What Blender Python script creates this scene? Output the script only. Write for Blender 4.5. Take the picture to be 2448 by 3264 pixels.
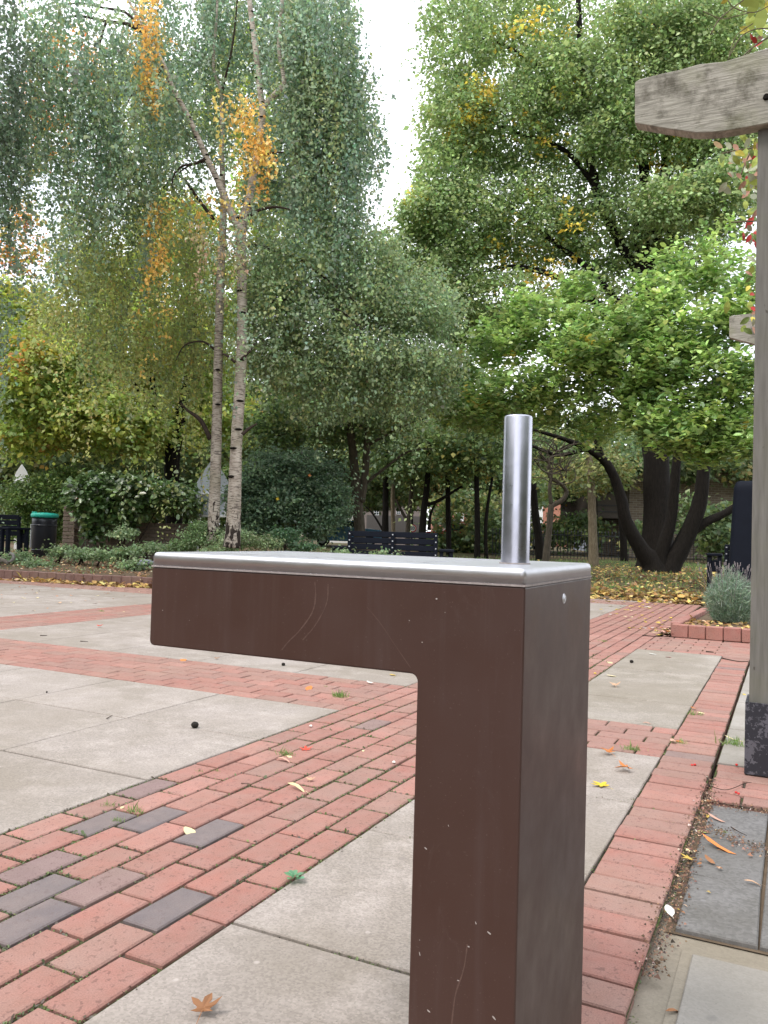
import bpy, bmesh, math, random
import numpy as np
from mathutils import Vector, Matrix

random.seed(7)
rng = np.random.default_rng(7)
sc = bpy.context.scene
for o in list(bpy.data.objects):
    bpy.data.objects.remove(o)

# ------------------------------------------------------------------ camera
FPX, PITCH, ROLL, EYE, YAW = 2612.8, 0.028637, 0.028459, 0.9402, 0.45917
def _toworld(v):
    d = np.array([math.sin(YAW), math.cos(YAW), 0.0]); n = np.array([-math.cos(YAW), math.sin(YAW), 0.0])
    return np.array([-(v @ n), v @ d, v[2]])
_F = np.array([0, math.cos(PITCH), math.sin(PITCH)]); _R = np.array([1.0, 0, 0]); _U = np.cross(_R, _F)
_c, _s = math.cos(ROLL), math.sin(ROLL)
CR, CU, CF = _toworld(_R * _c + _U * _s), _toworld(-_R * _s + _U * _c), _toworld(_F)
CP = np.array([0, 0, EYE])
cam_d = bpy.data.cameras.new('camera'); cam = bpy.data.objects.new('camera', cam_d)
sc.collection.objects.link(cam); sc.camera = cam
cam_d.sensor_fit = 'VERTICAL'; cam_d.sensor_height = 32.0; cam_d.sensor_width = 24.0
cam_d.lens = FPX / 3264 * 32.0
cam_d.clip_start = 0.02; cam_d.clip_end = 3000
cam.matrix_world = Matrix(((CR[0], CU[0], -CF[0], 0), (CR[1], CU[1], -CF[1], 0), (CR[2], CU[2], -CF[2], EYE), (0, 0, 0, 1)))

# ------------------------------------------------------------------ light
SUN_EL, SUN_AZ = math.radians(56), math.radians(212)      # azimuth clockwise from +Y
w = bpy.data.worlds.new('World'); sc.world = w; w.use_nodes = True
nt = w.node_tree; nt.nodes.clear()
def wn(t): return nt.nodes.new(t)
out = wn('ShaderNodeOutputWorld'); bg1 = wn('ShaderNodeBackground'); bg2 = wn('ShaderNodeBackground'); mx = wn('ShaderNodeMixShader')
sky = wn('ShaderNodeTexSky'); sky.sky_type = 'NISHITA'; sky.sun_disc = False
sky.sun_elevation = SUN_EL; sky.sun_rotation = SUN_AZ; sky.air_density = 1.0; sky.dust_density = 2.0
nt.links.new(sky.outputs[0], bg1.inputs[0]); bg1.inputs[1].default_value = 0.15
tc = wn('ShaderNodeTexCoord'); nz = wn('ShaderNodeTexNoise'); nz.inputs['Scale'].default_value = 2.6; nz.inputs['Detail'].default_value = 6
rp = wn('ShaderNodeValToRGB'); rp.color_ramp.elements[0].position = 0.34; rp.color_ramp.elements[1].position = 0.56
rp.color_ramp.elements[0].color = (0.62, 0.62, 0.62, 1)
nt.links.new(tc.outputs['Generated'], nz.inputs['Vector']); nt.links.new(nz.outputs['Fac'], rp.inputs[0])
nt.links.new(rp.outputs[0], mx.inputs[0]); nt.links.new(bg1.outputs[0], mx.inputs[1]); nt.links.new(bg2.outputs[0], mx.inputs[2])
bg2.inputs[0].default_value = (0.93, 0.96, 1.0, 1); bg2.inputs[1].default_value = 1.45
nt.links.new(mx.outputs[0], out.inputs[0])
sd = bpy.data.lights.new('sun', 'SUN'); sd.energy = 1.5; sd.angle = math.radians(14); sd.color = (1.0, 0.94, 0.88)
sun = bpy.data.objects.new('sun', sd); sc.collection.objects.link(sun)
sdir = Vector((math.sin(SUN_AZ) * math.cos(SUN_EL), math.cos(SUN_AZ) * math.cos(SUN_EL), math.sin(SUN_EL)))
sun.rotation_euler = sdir.to_track_quat('Z', 'Y').to_euler()
vs = sc.view_settings; vs.view_transform = 'Standard'; vs.look = 'None'; vs.exposure = 0.70; vs.gamma = 1.0; vs.use_curve_mapping = False
cy = sc.cycles; cy.use_denoising = True; cy.max_bounces = 6; cy.diffuse_bounces = 3; cy.glossy_bounces = 3
cy.transmission_bounces = 3; cy.transparent_max_bounces = 6; cy.caustics_reflective = False; cy.caustics_refractive = False
cy.sample_clamp_indirect = 6

# ------------------------------------------------------------------ helpers
def ray(px, py): return CF + CR * (px - 1224) / FPX - CU * (py - 1632) / FPX
def G(px, py, z=0.0):
    d = ray(px, py); return CP + d * ((z - EYE) / d[2])
def P(px, py, t): return CP + ray(px, py) * t
def ppm(t): return t / FPX                       # metres per photo pixel at depth t
def V(a): return Vector((float(a[0]), float(a[1]), float(a[2])))

def link(o, parent=None):
    sc.collection.objects.link(o)
    if parent is not None: o.parent = parent
    return o
def tag(o, label=None, cat=None, group=None, kind=None):
    if label: o['label'] = label
    if cat: o['category'] = cat
    if group: o['group'] = group
    if kind: o['kind'] = kind
    return o
def thing(name, loc, label, cat, group=None, rz=0.0):
    o = bpy.data.objects.new(name, None); o.location = V(loc); o.rotation_euler = (0, 0, rz)
    o.empty_display_size = 0.1
    link(o); return tag(o, label, cat, group)
def meshobj(name, verts, faces, mats, parent=None, smooth=False, loc=None):
    me = bpy.data.meshes.new(name)
    me.from_pydata([tuple(map(float, v)) for v in verts], [], faces)
    for m in (mats if isinstance(mats, (list, tuple)) else [mats]): me.materials.append(m)
    if smooth: me.shade_smooth()
    me.update()
    o = bpy.data.objects.new(name, me)
    if loc is not None: o.location = V(loc)
    return link(o, parent)
def bmobj(name, bm, mats, parent=None, smooth=False, bevel=0, seg=2):
    me = bpy.data.meshes.new(name); bm.normal_update(); bm.to_mesh(me); bm.free()
    for m in (mats if isinstance(mats, (list, tuple)) else [mats]): me.materials.append(m)
    if smooth: me.shade_smooth()
    o = bpy.data.objects.new(name, me)
    if bevel:
        b = o.modifiers.new('bevel', 'BEVEL'); b.width = bevel; b.segments = seg; b.limit_method = 'ANGLE'; b.angle_limit = math.radians(35)
        me.shade_smooth(); 
        wn_ = o.modifiers.new('wn', 'WEIGHTED_NORMAL'); wn_.keep_sharp = False
    return link(o, parent)
def addbox(bm, c, s, rz=0, rx=0, ry=0):
    M = Matrix.Translation(Vector(c)) @ Matrix.Rotation(rz, 4, 'Z') @ Matrix.Rotation(ry, 4, 'Y') @ Matrix.Rotation(rx, 4, 'X') @ Matrix.Diagonal((s[0], s[1], s[2], 1))
    bmesh.ops.create_cube(bm, size=1, matrix=M)
def boxobj(name, c, s, mat, parent=None, rz=0, rx=0, ry=0, bevel=0, local=False):
    bm = bmesh.new(); addbox(bm, c, s, rz, rx, ry)
    return bmobj(name, bm, mat, parent, bevel=bevel)
def bigmesh(name, verts, nper, faces_idx, mat, parent=None, col=None, smooth=False):
    """verts (N*nper,3); faces_idx list of tuples of equal length inside one piece"""
    verts = np.asarray(verts, dtype=np.float32); n = len(verts) // nper
    fi = np.asarray(faces_idx, dtype=np.int32); k = fi.shape[1]
    idx = (fi[None, :, :] + (np.arange(n, dtype=np.int32) * nper)[:, None, None]).reshape(-1)
    me = bpy.data.meshes.new(name)
    me.vertices.add(len(verts)); me.vertices.foreach_set('co', verts.ravel())
    nf = len(idx) // k
    me.loops.add(len(idx)); me.loops.foreach_set('vertex_index', idx)
    me.polygons.add(nf); me.polygons.foreach_set('loop_start', np.arange(nf, dtype=np.int32) * k)
    if col is not None:
        a = me.color_attributes.new('tint', 'FLOAT_COLOR', 'POINT')
        c4 = np.ones((len(verts), 4), dtype=np.float32); c4[:, :3] = np.repeat(col, nper, axis=0)
        a.data.foreach_set('color', c4.ravel())
    me.materials.append(mat); me.update(calc_edges=True); me.validate()
    if smooth: me.shade_smooth()
    o = link(bpy.data.objects.new(name, me), parent)
    if parent is not None: o.matrix_parent_inverse = Matrix.Translation(-parent.location)
    return o

# ------------------------------------------------------------------ materials
class MT:
    def __init__(s, name, rough=0.8, spec=0.3, metal=0.0):
        s.m = bpy.data.materials.new(name); s.m.use_nodes = True; s.t = s.m.node_tree; s.n = s.t.nodes
        s.b = s.n['Principled BSDF']; s.b.inputs['Roughness'].default_value = rough
        s.b.inputs['Specular IOR Level'].default_value = spec; s.b.inputs['Metallic'].default_value = metal
    def new(s, t, **kw):
        n = s.n.new(t)
        for k, v in kw.items():
            if hasattr(n, k) and not k[0].isupper(): setattr(n, k, v)
            else: n.inputs[k].default_value = v
        return n
    def l(s, a, b): s.t.links.new(a, b)
    def coord(s, kind='Object', scale=(1, 1, 1), rand=False):
        tc = s.new('ShaderNodeTexCoord') if kind != 'World' else s.new('ShaderNodeNewGeometry')
        o = tc.outputs['Position' if kind == 'World' else kind]
        mp = s.new('ShaderNodeMapping'); mp.inputs['Scale'].default_value = scale; s.l(o, mp.inputs['Vector'])
        if rand:
            oi = s.new('ShaderNodeObjectInfo'); mu = s.new('ShaderNodeVectorMath', operation='SCALE')
            cb = s.new('ShaderNodeCombineXYZ'); s.l(oi.outputs['Random'], cb.inputs[0]); s.l(oi.outputs['Random'], cb.inputs[1]); cb.inputs[2].default_value = .3
            mu.inputs['Scale'].default_value = 37.0; s.l(cb.outputs[0], mu.inputs[0]); s.l(mu.outputs[0], mp.inputs['Location'])
        return mp.outputs[0]
    def noise(s, vec, scale, detail=4, rough=.55, dist=0.0):
        n = s.new('ShaderNodeTexNoise'); n.inputs['Scale'].default_value = scale; n.inputs['Detail'].default_value = detail
        n.inputs['Roughness'].default_value = rough; n.inputs['Distortion'].default_value = dist; s.l(vec, n.inputs['Vector']); return n.outputs['Fac']
    def ramp(s, fac, *stops):
        r = s.new('ShaderNodeValToRGB'); e = r.color_ramp.elements
        while len(e) < len(stops): e.new(0.5)
        for i, (p, c) in enumerate(stops):
            e[i].position = p; e[i].color = (c, c, c, 1) if not isinstance(c, (tuple, list)) else (*c, 1)
        s.l(fac, r.inputs[0]); return r.outputs[0]
    def mix(s, fac, a, b, mode='MIX'):
        m = s.new('ShaderNodeMix', data_type='RGBA', blend_type=mode)
        for v, i in ((fac, 0), (a, 6), (b, 7)):
            if isinstance(v, (int, float)): m.inputs[i].default_value = v
            elif isinstance(v, (tuple, list)): m.inputs[i].default_value = (*v, 1)
            else: s.l(v, m.inputs[i])
        return m.outputs[2]
    def col(s, c):
        if isinstance(c, (tuple, list)): s.b.inputs['Base Color'].default_value = (*c, 1)
        else: s.l(c, s.b.inputs['Base Color'])
        return s
    def rough(s, c): s.l(c, s.b.inputs['Roughness']); return s
    def bump(s, h, strength=.3, dist=.002):
        b = s.new('ShaderNodeBump'); b.inputs['Strength'].default_value = strength; b.inputs['Distance'].default_value = dist
        s.l(h, b.inputs['Height']); s.l(b.outputs[0], s.b.inputs['Normal']); return s

def mat_brick(name, a, b, c, dirt=(.16, .13, .10), pits=1.0):
    m = MT(name, .88, .25)
    ob = m.coord('Object', rand=True); wd = m.coord('World')
    oi = m.new('ShaderNodeObjectInfo')
    base = m.ramp(oi.outputs['Random'], (0, a), (.5, b), (1, c))
    base = m.mix(m.ramp(m.noise(ob, 9, 3), (.35, 0.0), (.75, .3)), base, dirt)
    base = m.mix(m.ramp(m.noise(wd, 1.7, 4), (.45, 0.0), (.72, .35)), base, (.33, .24, .18))
    base = m.mix(m.ramp(m.noise(ob, 14, 4, .6), (.3, .30), (.7, .08)), base, (.40, .31, .28))
    fine = m.noise(ob, 260, 3, .7)
    base = m.mix(m.ramp(fine, (.38, .35), (.62, 0.0)), base, (.12, .07, .06))
    pit = m.ramp(m.noise(ob, 85, 2, .5, .6), (.60, 0.0), (.68, .45 * pits))
    base = m.mix(pit, base, (.10, .055, .05))
    m.col(base); m.bump(m.mix(.5, fine, pit, 'SUBTRACT'), .35, .0015); return m.m
BR1 = (.405, .168, .132); BR2 = (.355, .148, .118); BR3 = (.455, .208, .168)
M_brick = mat_brick('red_paver', BR1, BR2, BR3)
M_brick_dull = mat_brick('worn_red_paver', (.36, .185, .15), (.32, .165, .135), (.39, .205, .165))
M_brick_grey = mat_brick('blue_grey_paver', (.125, .118, .13), (.14, .13, .14), (.115, .11, .125), (.17, .15, .14), .5)
M_brick_mauve = mat_brick('mauve_paver', (.24, .155, .15), (.22, .15, .15), (.26, .16, .15))
M_kerb = mat_brick('kerb_brick', (.21, .10, .085), (.17, .085, .075), (.24, .12, .10))
M_kerb_red = mat_brick('planter_edging', (.42, .155, .125), (.38, .14, .12), (.45, .18, .14))

def mat_slab(name, tone=(.36, .345, .32), speck=1.0, sc_=1.0):
    m = MT(name, .9, .2); wd = m.coord('World'); ob = m.coord('Object', rand=True)
    oi = m.new('ShaderNodeObjectInfo')
    k = m.ramp(oi.outputs['Random'], (0, .94), (1, 1.06))
    base = m.mix(1.0, tone, k, 'MULTIPLY')
    base = m.mix(m.ramp(m.noise(wd, 1.6, 5, .6), (.36, 0.0), (.62, .7)), base, tuple(x * f for x, f in zip(tone, (.70, .69, .63))))
    base = m.mix(m.ramp(m.noise(wd, 5.5, 5, .65), (.48, 0.0), (.68, .6)), base, tuple(x * 1.25 for x in tone))
    vo = m.new('ShaderNodeTexVoronoi', feature='F1'); vo.inputs['Scale'].default_value = 190 * sc_; m.l(wd, vo.inputs['Vector'])
    sp = m.new('ShaderNodeSeparateColor'); m.l(vo.outputs['Color'], sp.inputs[0])
    g = m.ramp(sp.outputs[0], (0, .74), (.5, 1.0), (1, 1.22))
    base = m.mix(.75 * speck, base, m.mix(1.0, base, g, 'MULTIPLY'))
    base = m.mix(m.ramp(m.noise(wd, .75, 3, .5, .4), (.44, 0.0), (.58, .45)), base, tuple(x * f for x, f in zip(tone, (.68, .66, .58))))
    gum = m.new('ShaderNodeTexVoronoi', feature='F1'); gum.inputs['Scale'].default_value = 3.4; gum.inputs['Randomness'].default_value = 1; m.l(wd, gum.inputs['Vector'])
    base = m.mix(m.ramp(gum.outputs['Distance'], (.035, .45), (.055, 0.0)), base, tuple(x * .55 for x in tone))
    g2 = m.new('ShaderNodeTexVoronoi', feature='F1'); g2.inputs['Scale'].default_value = 8.1; m.l(wd, g2.inputs['Vector'])
    base = m.mix(m.ramp(g2.outputs['Distance'], (.04, .5), (.07, 0.0)), base, tuple(min(1, x * 1.5) for x in tone))
    dk = m.ramp(m.noise(wd, 150, 2, .6), (.64, 0.0), (.72, .55 * speck))
    base = m.mix(dk, base, tuple(x * .4 for x in tone))
    m.col(base); m.bump(sp.outputs[1], .25, .0012); return m.m
M_slab = mat_slab('concrete_paving', (.355, .312, .288))
M_slab_dark = mat_slab('dark_granite_flag', (.175, .168, .168), 1.0, .6)
M_slab_pale = mat_slab('pale_smooth_flag', (.345, .32, .30), .5)
M_mortar = mat_slab('sandy_mortar', (.30, .262, .215), .5)

def mat_joint():
    m = MT('joint_soil_and_moss', .95, .1); wd = m.coord('World')
    c = m.ramp(m.noise(wd, 60, 4), (.3, (.045, .038, .03)), (.7, (.12, .10, .078)))
    gr = m.ramp(m.noise(wd, 7, 4), (.42, 0.0), (.60, 0.9))
    c = m.mix(gr, c, m.ramp(m.noise(wd, 200, 3), (.3, (.035, .05, .016)), (.7, (.10, .13, .04))))
    m.col(c); m.bump(m.noise(wd, 180, 3), .8, .004); return m.m
M_joint = mat_joint()
def mat_simple(name, c, rough=.7, spec=.3, metal=0, var=.25, nscale=14, bump=.15, kind='Object'):
    m = MT(name, rough, spec, metal); v = m.coord(kind)
    f = m.noise(v, nscale, 5)
    m.col(m.mix(f, tuple(x * (1 - var) for x in c), tuple(min(1, x * (1 + var)) for x in c)))
    if bump: m.bump(m.noise(v, nscale * 6, 4), bump, .003)
    return m.m
M_soil = mat_simple('bed_soil', (.13, .095, .065), .95, .1, 0, .4, 25, .6, 'World')
def mat_grass():
    m = MT('lawn_turf', .95, .1); wd = m.coord('World')
    c = m.ramp(m.noise(wd, 30, 5, .7), (.3, (.035, .05, .02)), (.55, (.07, .095, .035)), (.8, (.11, .10, .05)))
    c = m.mix(m.ramp(m.noise(wd, .9, 4), (.38, 0.0), (.5, .95)), c, (.11, .078, .05))
    m.col(c); m.bump(m.noise(wd, 90, 3), .8, .02); return m.m
M_grass = mat_grass()

def mat_leaf(name, trans=.35, rough=.55, spec=.25, sat=1.0, shine=.06):
    m = bpy.data.materials.new(name); m.use_nodes = True; t = m.node_tree; n = t.nodes; n.clear()
    o = n.new('ShaderNodeOutputMaterial'); d = n.new('ShaderNodeBsdfDiffuse'); tr = n.new('ShaderNodeBsdfTranslucent'); gl = n.new('ShaderNodeBsdfGlossy')
    a = n.new('ShaderNodeAttribute'); a.attribute_name = 'tint'
    hs = n.new('ShaderNodeHueSaturation'); hs.inputs['Value'].default_value = trans * 2.0; hs.inputs['Saturation'].default_value = 1.0; hs.inputs['Hue'].default_value = .49
    m1 = n.new('ShaderNodeAddShader'); m2 = n.new('ShaderNodeMixShader'); m2.inputs[0].default_value = shine
    gl.inputs['Roughness'].default_value = rough
    L = t.links.new
    L(a.outputs['Color'], d.inputs[0]); L(a.outputs['Color'], hs.inputs['Color']); L(hs.outputs[0], tr.inputs[0])
    L(d.outputs[0], m1.inputs[0]); L(tr.outputs[0], m1.inputs[1]); L(m1.outputs[0], m2.inputs[1]); L(gl.outputs[0], m2.inputs[2]); L(m2.outputs[0], o.inputs[0])
    return m
M_leaf = mat_leaf('foliage', .42, .5, shine=.05)
M_leaf_gloss = mat_leaf('glossy_foliage', .25, .35, shine=.09)
M_litter = mat_leaf('leaf_litter', .15, .7, shine=.02)
def mat_fallen():
    m = MT('fallen_leaf', .7, .3); oi = m.new('ShaderNodeObjectInfo'); v = m.coord('Object', rand=True)
    c = m.mix(m.ramp(m.noise(v, 60, 4), (.45, 0.0), (.75, .45)), oi.outputs['Color'], (.22, .11, .05))
    m.col(c); return m.m
M_fallen = mat_fallen()
def mat_bark(name, a, b, scale=(6, 6, 1.2), bump=.7):
    m = MT(name, .92, .15); v = m.coord('World', scale)
    n1 = m.noise(v, 6, 6, .65, .4); m.col(m.ramp(n1, (.3, a), (.7, b))); m.bump(n1, bump, .03); return m.m
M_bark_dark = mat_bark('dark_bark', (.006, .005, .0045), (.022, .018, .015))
M_bark_mid = mat_bark('grey_brown_bark', (.05, .042, .033), (.13, .11, .085))
M_bark_pale = mat_bark('mottled_bark', (.09, .07, .045), (.24, .20, .14))
M_twig = mat_bark('twig_bark', (.03, .022, .018), (.075, .055, .045))
def mat_birch():
    m = MT('birch_bark', .8, .2); v = m.coord('World', (3, 3, 26)); v2 = m.coord('World')
    base = m.ramp(m.noise(v2, 5, 5), (.3, (.34, .285, .235)), (.7, (.58, .52, .45)))
    base = m.mix(m.ramp(m.noise(v, 3.0, 4, .6), (.52, 0.0), (.58, .8)), base, (.06, .045, .038))
    # diamond fissures that gather towards the foot of the trunk
    sx = m.new('ShaderNodeSeparateXYZ'); m.l(v2, sx.inputs[0])
    hgt = m.new('ShaderNodeMapRange'); hgt.inputs[1].default_value = .7; hgt.inputs[2].default_value = 2.3; hgt.inputs[3].default_value = .44; hgt.inputs[4].default_value = .85
    m.l(sx.outputs[2], hgt.inputs[0])
    gt = m.new('ShaderNodeMath', operation='GREATER_THAN'); m.l(m.noise(m.coord('World', (9, 9, 3)), 1.6, 5, .6, .5), gt.inputs[0]); m.l(hgt.outputs[0], gt.inputs[1])
    base = m.mix(gt.outputs[0], base, (.035, .026, .022))
    base = m.mix(m.ramp(m.noise(v2, 1.5, 3), (.5, 0.0), (.7, .45)), base, (.18, .17, .10))
    m.col(base); m.bump(m.noise(v, 5, 4), .4, .01); return m.m
M_birch = mat_birch()

# ------------------------------------------------------------------ terrain
BX = np.array([-60, -12.5, -9.3, -7.4, -6.2, -4.0, -1.7, 0.3, 60]); BY = np.array([9.8, 10.02, 10.36, 11.2, 13.6, 13.9, 14.2, 14.4, 15.0])
def yb(x): return float(np.interp(x, BX, BY))
def H(x, y):
    off = y - yb(x)
    if off < 0: return 0.0
    return .03 + .27 * (1 - math.exp(-off / 10))
def sheet(name, xs, offs, hfun, mat, kind, x_jit=0, base=yb):
    vs_, fs = [], []
    for x in xs:
        for o in offs: vs_.append((x, base(x) + o, hfun(x, o)))
    k = len(offs)
    for i in range(len(xs) - 1):
        for j in range(k - 1): fs.append((i * k + j, (i + 1) * k + j, (i + 1) * k + j + 1, i * k + j + 1))
    ob = meshobj(name, vs_, fs, mat, smooth=True); tag(ob, kind=kind); return ob
g = meshobj('ground', [(-900, -300, -.16), (900, -300, -.16), (900, 1500, -.16), (-900, 1500, -.16)], [(0, 1, 2, 3)], M_soil); tag(g, kind='structure')
xs = list(np.concatenate([[-700, -300, -120, -60], np.arange(-40, 20.1, .5), [30, 60, 120, 300, 700]]))
offs = [-4, -.03, 0, .3, .8, 1.5, 2.5, 4, 6, 9, 13, 18, 25, 40, 80, 200, 900]
sheet('lawn', xs, offs, lambda x, o: -.03 if o < 0 else .03 + .27 * (1 - math.exp(-o / 10)) + .02 * math.sin(x * 1.7 + o) * math.sin(o * .9) * min(1, o), M_grass, 'structure')
BEDX = np.arange(-30, -7.9, .4)
sheet('flower_bed', list(BEDX), [.1, .4, 1, 1.8, 3, 5, 8, 10], lambda x, o: .12 + .2 * (1 - math.exp(-o / 8)) + .025 * math.sin(x * 3 + o * 2), M_soil, 'structure')
def HB(x, y): o = max(0, y - yb(x)); return .12 + .2 * (1 - math.exp(-o / 8))
def onground(px, t, bed=False):
    """point on the terrain under the photo column px at depth t"""
    p = P(px, 1720, t); z = HB(p[0], p[1]) if bed else H(p[0], p[1]); return np.array([p[0], p[1], z])

# ------------------------------------------------------------------ paving
def brick_mesh(name, L, W, T, mat, seed):
    r = random.Random(seed); b = .0035; j = .0012
    def ring(dx, dy, z): return [(sx * (L / 2 - dx) + r.uniform(-j, j), sy * (W / 2 - dy) + r.uniform(-j, j), z) for sx, sy in ((-1, -1), (1, -1), (1, 1), (-1, 1))]
    vs_ = ring(b, b, 0) + ring(0, 0, -b) + ring(0, 0, -T)
    fs = [(0, 1, 2, 3)] + [(i, i + 4, (i + 1) % 4 + 4, (i + 1) % 4) for i in range(4)] + [(i + 4, i + 8, (i + 1) % 4 + 8, (i + 1) % 4 + 4) for i in range(4)]
    me = bpy.data.meshes.new(name); me.from_pydata(vs_, [], fs); me.materials.append(mat); me.update(); return me
_cache = {}
def brick_me(L, W, mat, k, T=.035):
    key = (round(L, 3), round(W, 3), mat.name, k, T)
    if key not in _cache: _cache[key] = brick_mesh('brick', L, W, T, mat, hash(key[:2]) % 1000 + k)
    return _cache[key]
def put(name, me, parent, x, y, z, rz, tilt=.004):
    o = bpy.data.objects.new(name, me); o.location = (x, y, z)
    o.rotation_euler = (random.uniform(-tilt, tilt), random.uniform(-tilt, tilt), rz); link(o, parent); return o
def bed(name, x0, x1, y0, y1, z=-.009):
    nx, ny = max(2, int((x1 - x0) / .5)), max(2, int((y1 - y0) / .5))
    vs_ = [(x0 + (x1 - x0) * i / nx, y0 + (y1 - y0) * j / ny, z) for i in range(nx + 1) for j in range(ny + 1)]
    fs = [(i * (ny + 1) + j, (i + 1) * (ny + 1) + j, (i + 1) * (ny + 1) + j + 1, i * (ny + 1) + j + 1) for i in range(nx) for j in range(ny)]
    return tag(meshobj(name, vs_, fs, M_joint), kind='structure')
specials = []     # (x, y, kind)
for px, py, k in [(304, 2619, 'grey'), (502, 2593, 'grey'), (660, 2650, 'grey'), (131, 2830, 'grey'), (119, 2934, 'grey'), (325, 2813, 'mauve'),
                  (520, 2898, 'grey'), (1000, 2298, 'mauve'), (20, 2800, 'mauve'), (1200, 2480, 'mauve'), (1150, 2318, 'mauve'), (400, 2520, 'mauve')]:
    p = G(px, py); specials.append((p[0], p[1], k))
def bricks(name, x0, x1, y0, y1, along, courses, unit=.225, phase=lambda k: .5 * (k % 2), part_if=None, mats=(M_brick,), joint=.0095, mixw=(1.0,), zoff=0.0):
    """a running-bond brick band; near bricks are parts, the rest one joined part"""
    b = bed(name, x0, x1, y0, y1, -.011 + zoff)
    gauge = ((x1 - x0) if along == 'y' else (y1 - y0)) / courses
    far_v = []; a0, a1 = (y0, y1) if along == 'y' else (x0, x1)
    for k in range(courses):
        c = (x1 - (k + .5) * gauge) if along == 'y' else (y0 + (k + .5) * gauge)
        i = math.floor(a0 / unit - 1)
        while True:
            s0 = (i + phase(k)) * unit; s1 = s0 + unit; i += 1
            if s0 >= a1 - .02: break
            s0c, s1c = max(s0, a0), min(s1, a1)
            if s1c - s0c < .03: continue
            Lb = s1c - s0c - joint; m_ = (s0c + s1c) / 2
            x, y = (c, m_) if along == 'y' else (m_, c)
            rz = (math.pi / 2 if along == 'y' else 0) + random.uniform(-.007, .007)
            x += random.uniform(-.0015, .0015); y += random.uniform(-.0015, .0015)
            z = zoff + random.uniform(-.0022, .0015)
            mat = random.choices(mats, mixw if len(mixw) == len(mats) else None)[0]
            for sx, sy, kd in specials:
                if abs(x - sx) < (gauge / 2 if along == 'y' else Lb / 2) and abs(y - sy) < (Lb / 2 if along == 'y' else gauge / 2):
                    mat = M_brick_grey if kd == 'grey' else M_brick_mauve
            if part_if is None or part_if(x, y):
                put('brick', brick_me(Lb, gauge - joint, mat, random.randrange(5)), b, x, y, z, rz)
            else: far_v.append((x, y, z, Lb, gauge - joint, rz))
    if far_v:
        vs_, fs = [], []
        for x, y, z, L, W, rz in far_v:
            n0 = len(vs_); cx, sx = math.cos(rz), math.sin(rz)
            for zz, ins in ((z, .004), (z - .01, 0)):
                for ax, ay in ((-1, -1), (1, -1), (1, 1), (-1, 1)):
                    ux, uy = ax * (L / 2 - ins), ay * (W / 2 - ins); vs_.append((x + ux * cx - uy * sx, y + ux * sx + uy * cx, zz))
            fs += [(n0, n0 + 1, n0 + 2, n0 + 3)] + [(n0 + i, n0 + 4 + i, n0 + 4 + (i + 1) % 4, n0 + (i + 1) % 4) for i in range(4)]
        o = meshobj('distant_bricks', vs_, fs, mats[0], b); tag(o, kind='stuff')
    return b
XL, XR, XH0, XH1 = -2.14, -1.195, -.49, -.278
ph_main = lambda k: .25 + .014 * k + .5 * (k % 2)
bricks('brick_path', XL, XR, .6, 13.6, 'y', 8, phase=ph_main, part_if=lambda x, y: y < 8.6, mats=(M_brick, M_brick_dull), mixw=(.86, .14), joint=.0125)
bricks('brick_crossing', -13.5, XL, 3.87, 4.72, 'x', 7, part_if=lambda x, y: x > -8.5, mats=(M_brick_dull, M_brick), mixw=(.5, .5))
bricks('brick_strip', XR, XH0, 3.82, 4.43, 'x', 5, mats=(M_brick, M_brick_dull), phase=lambda k: .3 + .5 * (k % 2))
bricks('brick_lane', -7.2, -6.3, 4.72, 9.15, 'y', 8, mats=(M_brick_dull, M_brick))
bricks('kerbside_bricks', -16, -7.2, 9.15, 10.0, 'x', 7, part_if=lambda x, y: False, mats=(M_brick_dull,))
bricks('far_brick_strip', -6.3, XL, 12.7, 13.5, 'x', 7, part_if=lambda x, y: False, mats=(M_brick_dull,))
bricks('planter_brick_strip', XR, 1.5, 7.55, 8.72, 'x', 10, part_if=lambda x, y: x < .2, mats=(M_brick, M_brick_dull))
bricks('post_brick_strip', XH1 + .012, 1.2, 3.32, 3.86, 'x', 5, mats=(M_brick_dull, M_brick), zoff=-.006, phase=lambda k: .35 + .5 * (k % 2))
# header course
hb = bed('header_course', XH0, XH1, .7, 8.7)
yy = .7
while yy < 8.68:
    wv = .1125
    mt = random.choices((M_brick, M_brick_dull, M_brick_mauve), (.72, .25, .03))[0]
    put('brick', brick_me(XH1 - XH0 - .006, wv - (.012 if random.random() < .4 else .008), mt, random.randrange(5), .06), hb, (XH0 + XH1) / 2 + random.uniform(-.003, .003), yy + wv / 2, random.uniform(-.001, .003), random.uniform(-.012, .012))
    yy += wv

slab_n = 0
def slabs(name, xs_, ys_, mat, jn=.009, zoff=0.0, zb=-.012):
    b = bed(name, min(xs_), max(xs_), min(ys_), max(ys_), zb + zoff)
    xs_ = sorted(xs_); ys_ = sorted(ys_)
    for i in range(len(xs_) - 1):
        for j in range(len(ys_) - 1):
            L, W = xs_[i + 1] - xs_[i] - jn, ys_[j + 1] - ys_[j] - jn
            if L < .04 or W < .04: continue
            put('paving_slab', brick_me(L, W, mat, 0, .05), b, (xs_[i] + xs_[i + 1]) / 2, (ys_[j] + ys_[j + 1]) / 2, zoff + random.uniform(-.002, .001), random.uniform(-.002, .002), .0012)
    return b
def steps(a, b, d):
    r_ = [a]; n = round(abs(b - a) / d)
    return [a + (b - a) * i / n for i in range(n + 1)]
slabs('concrete_paving', [XL - .79 * i for i in range(0, 15)], [3.87, 3.12, 2.40, 1.65, .9], M_slab)
slabs('middle_paving', [XL] + [XL - .832 * i for i in range(1, 6)], steps(4.72, 12.7, .76), M_slab)
slabs('far_left_paving', [-7.2 - .8 * i for i in range(0, 12)], steps(4.72, 9.15, .74), M_slab)
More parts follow.
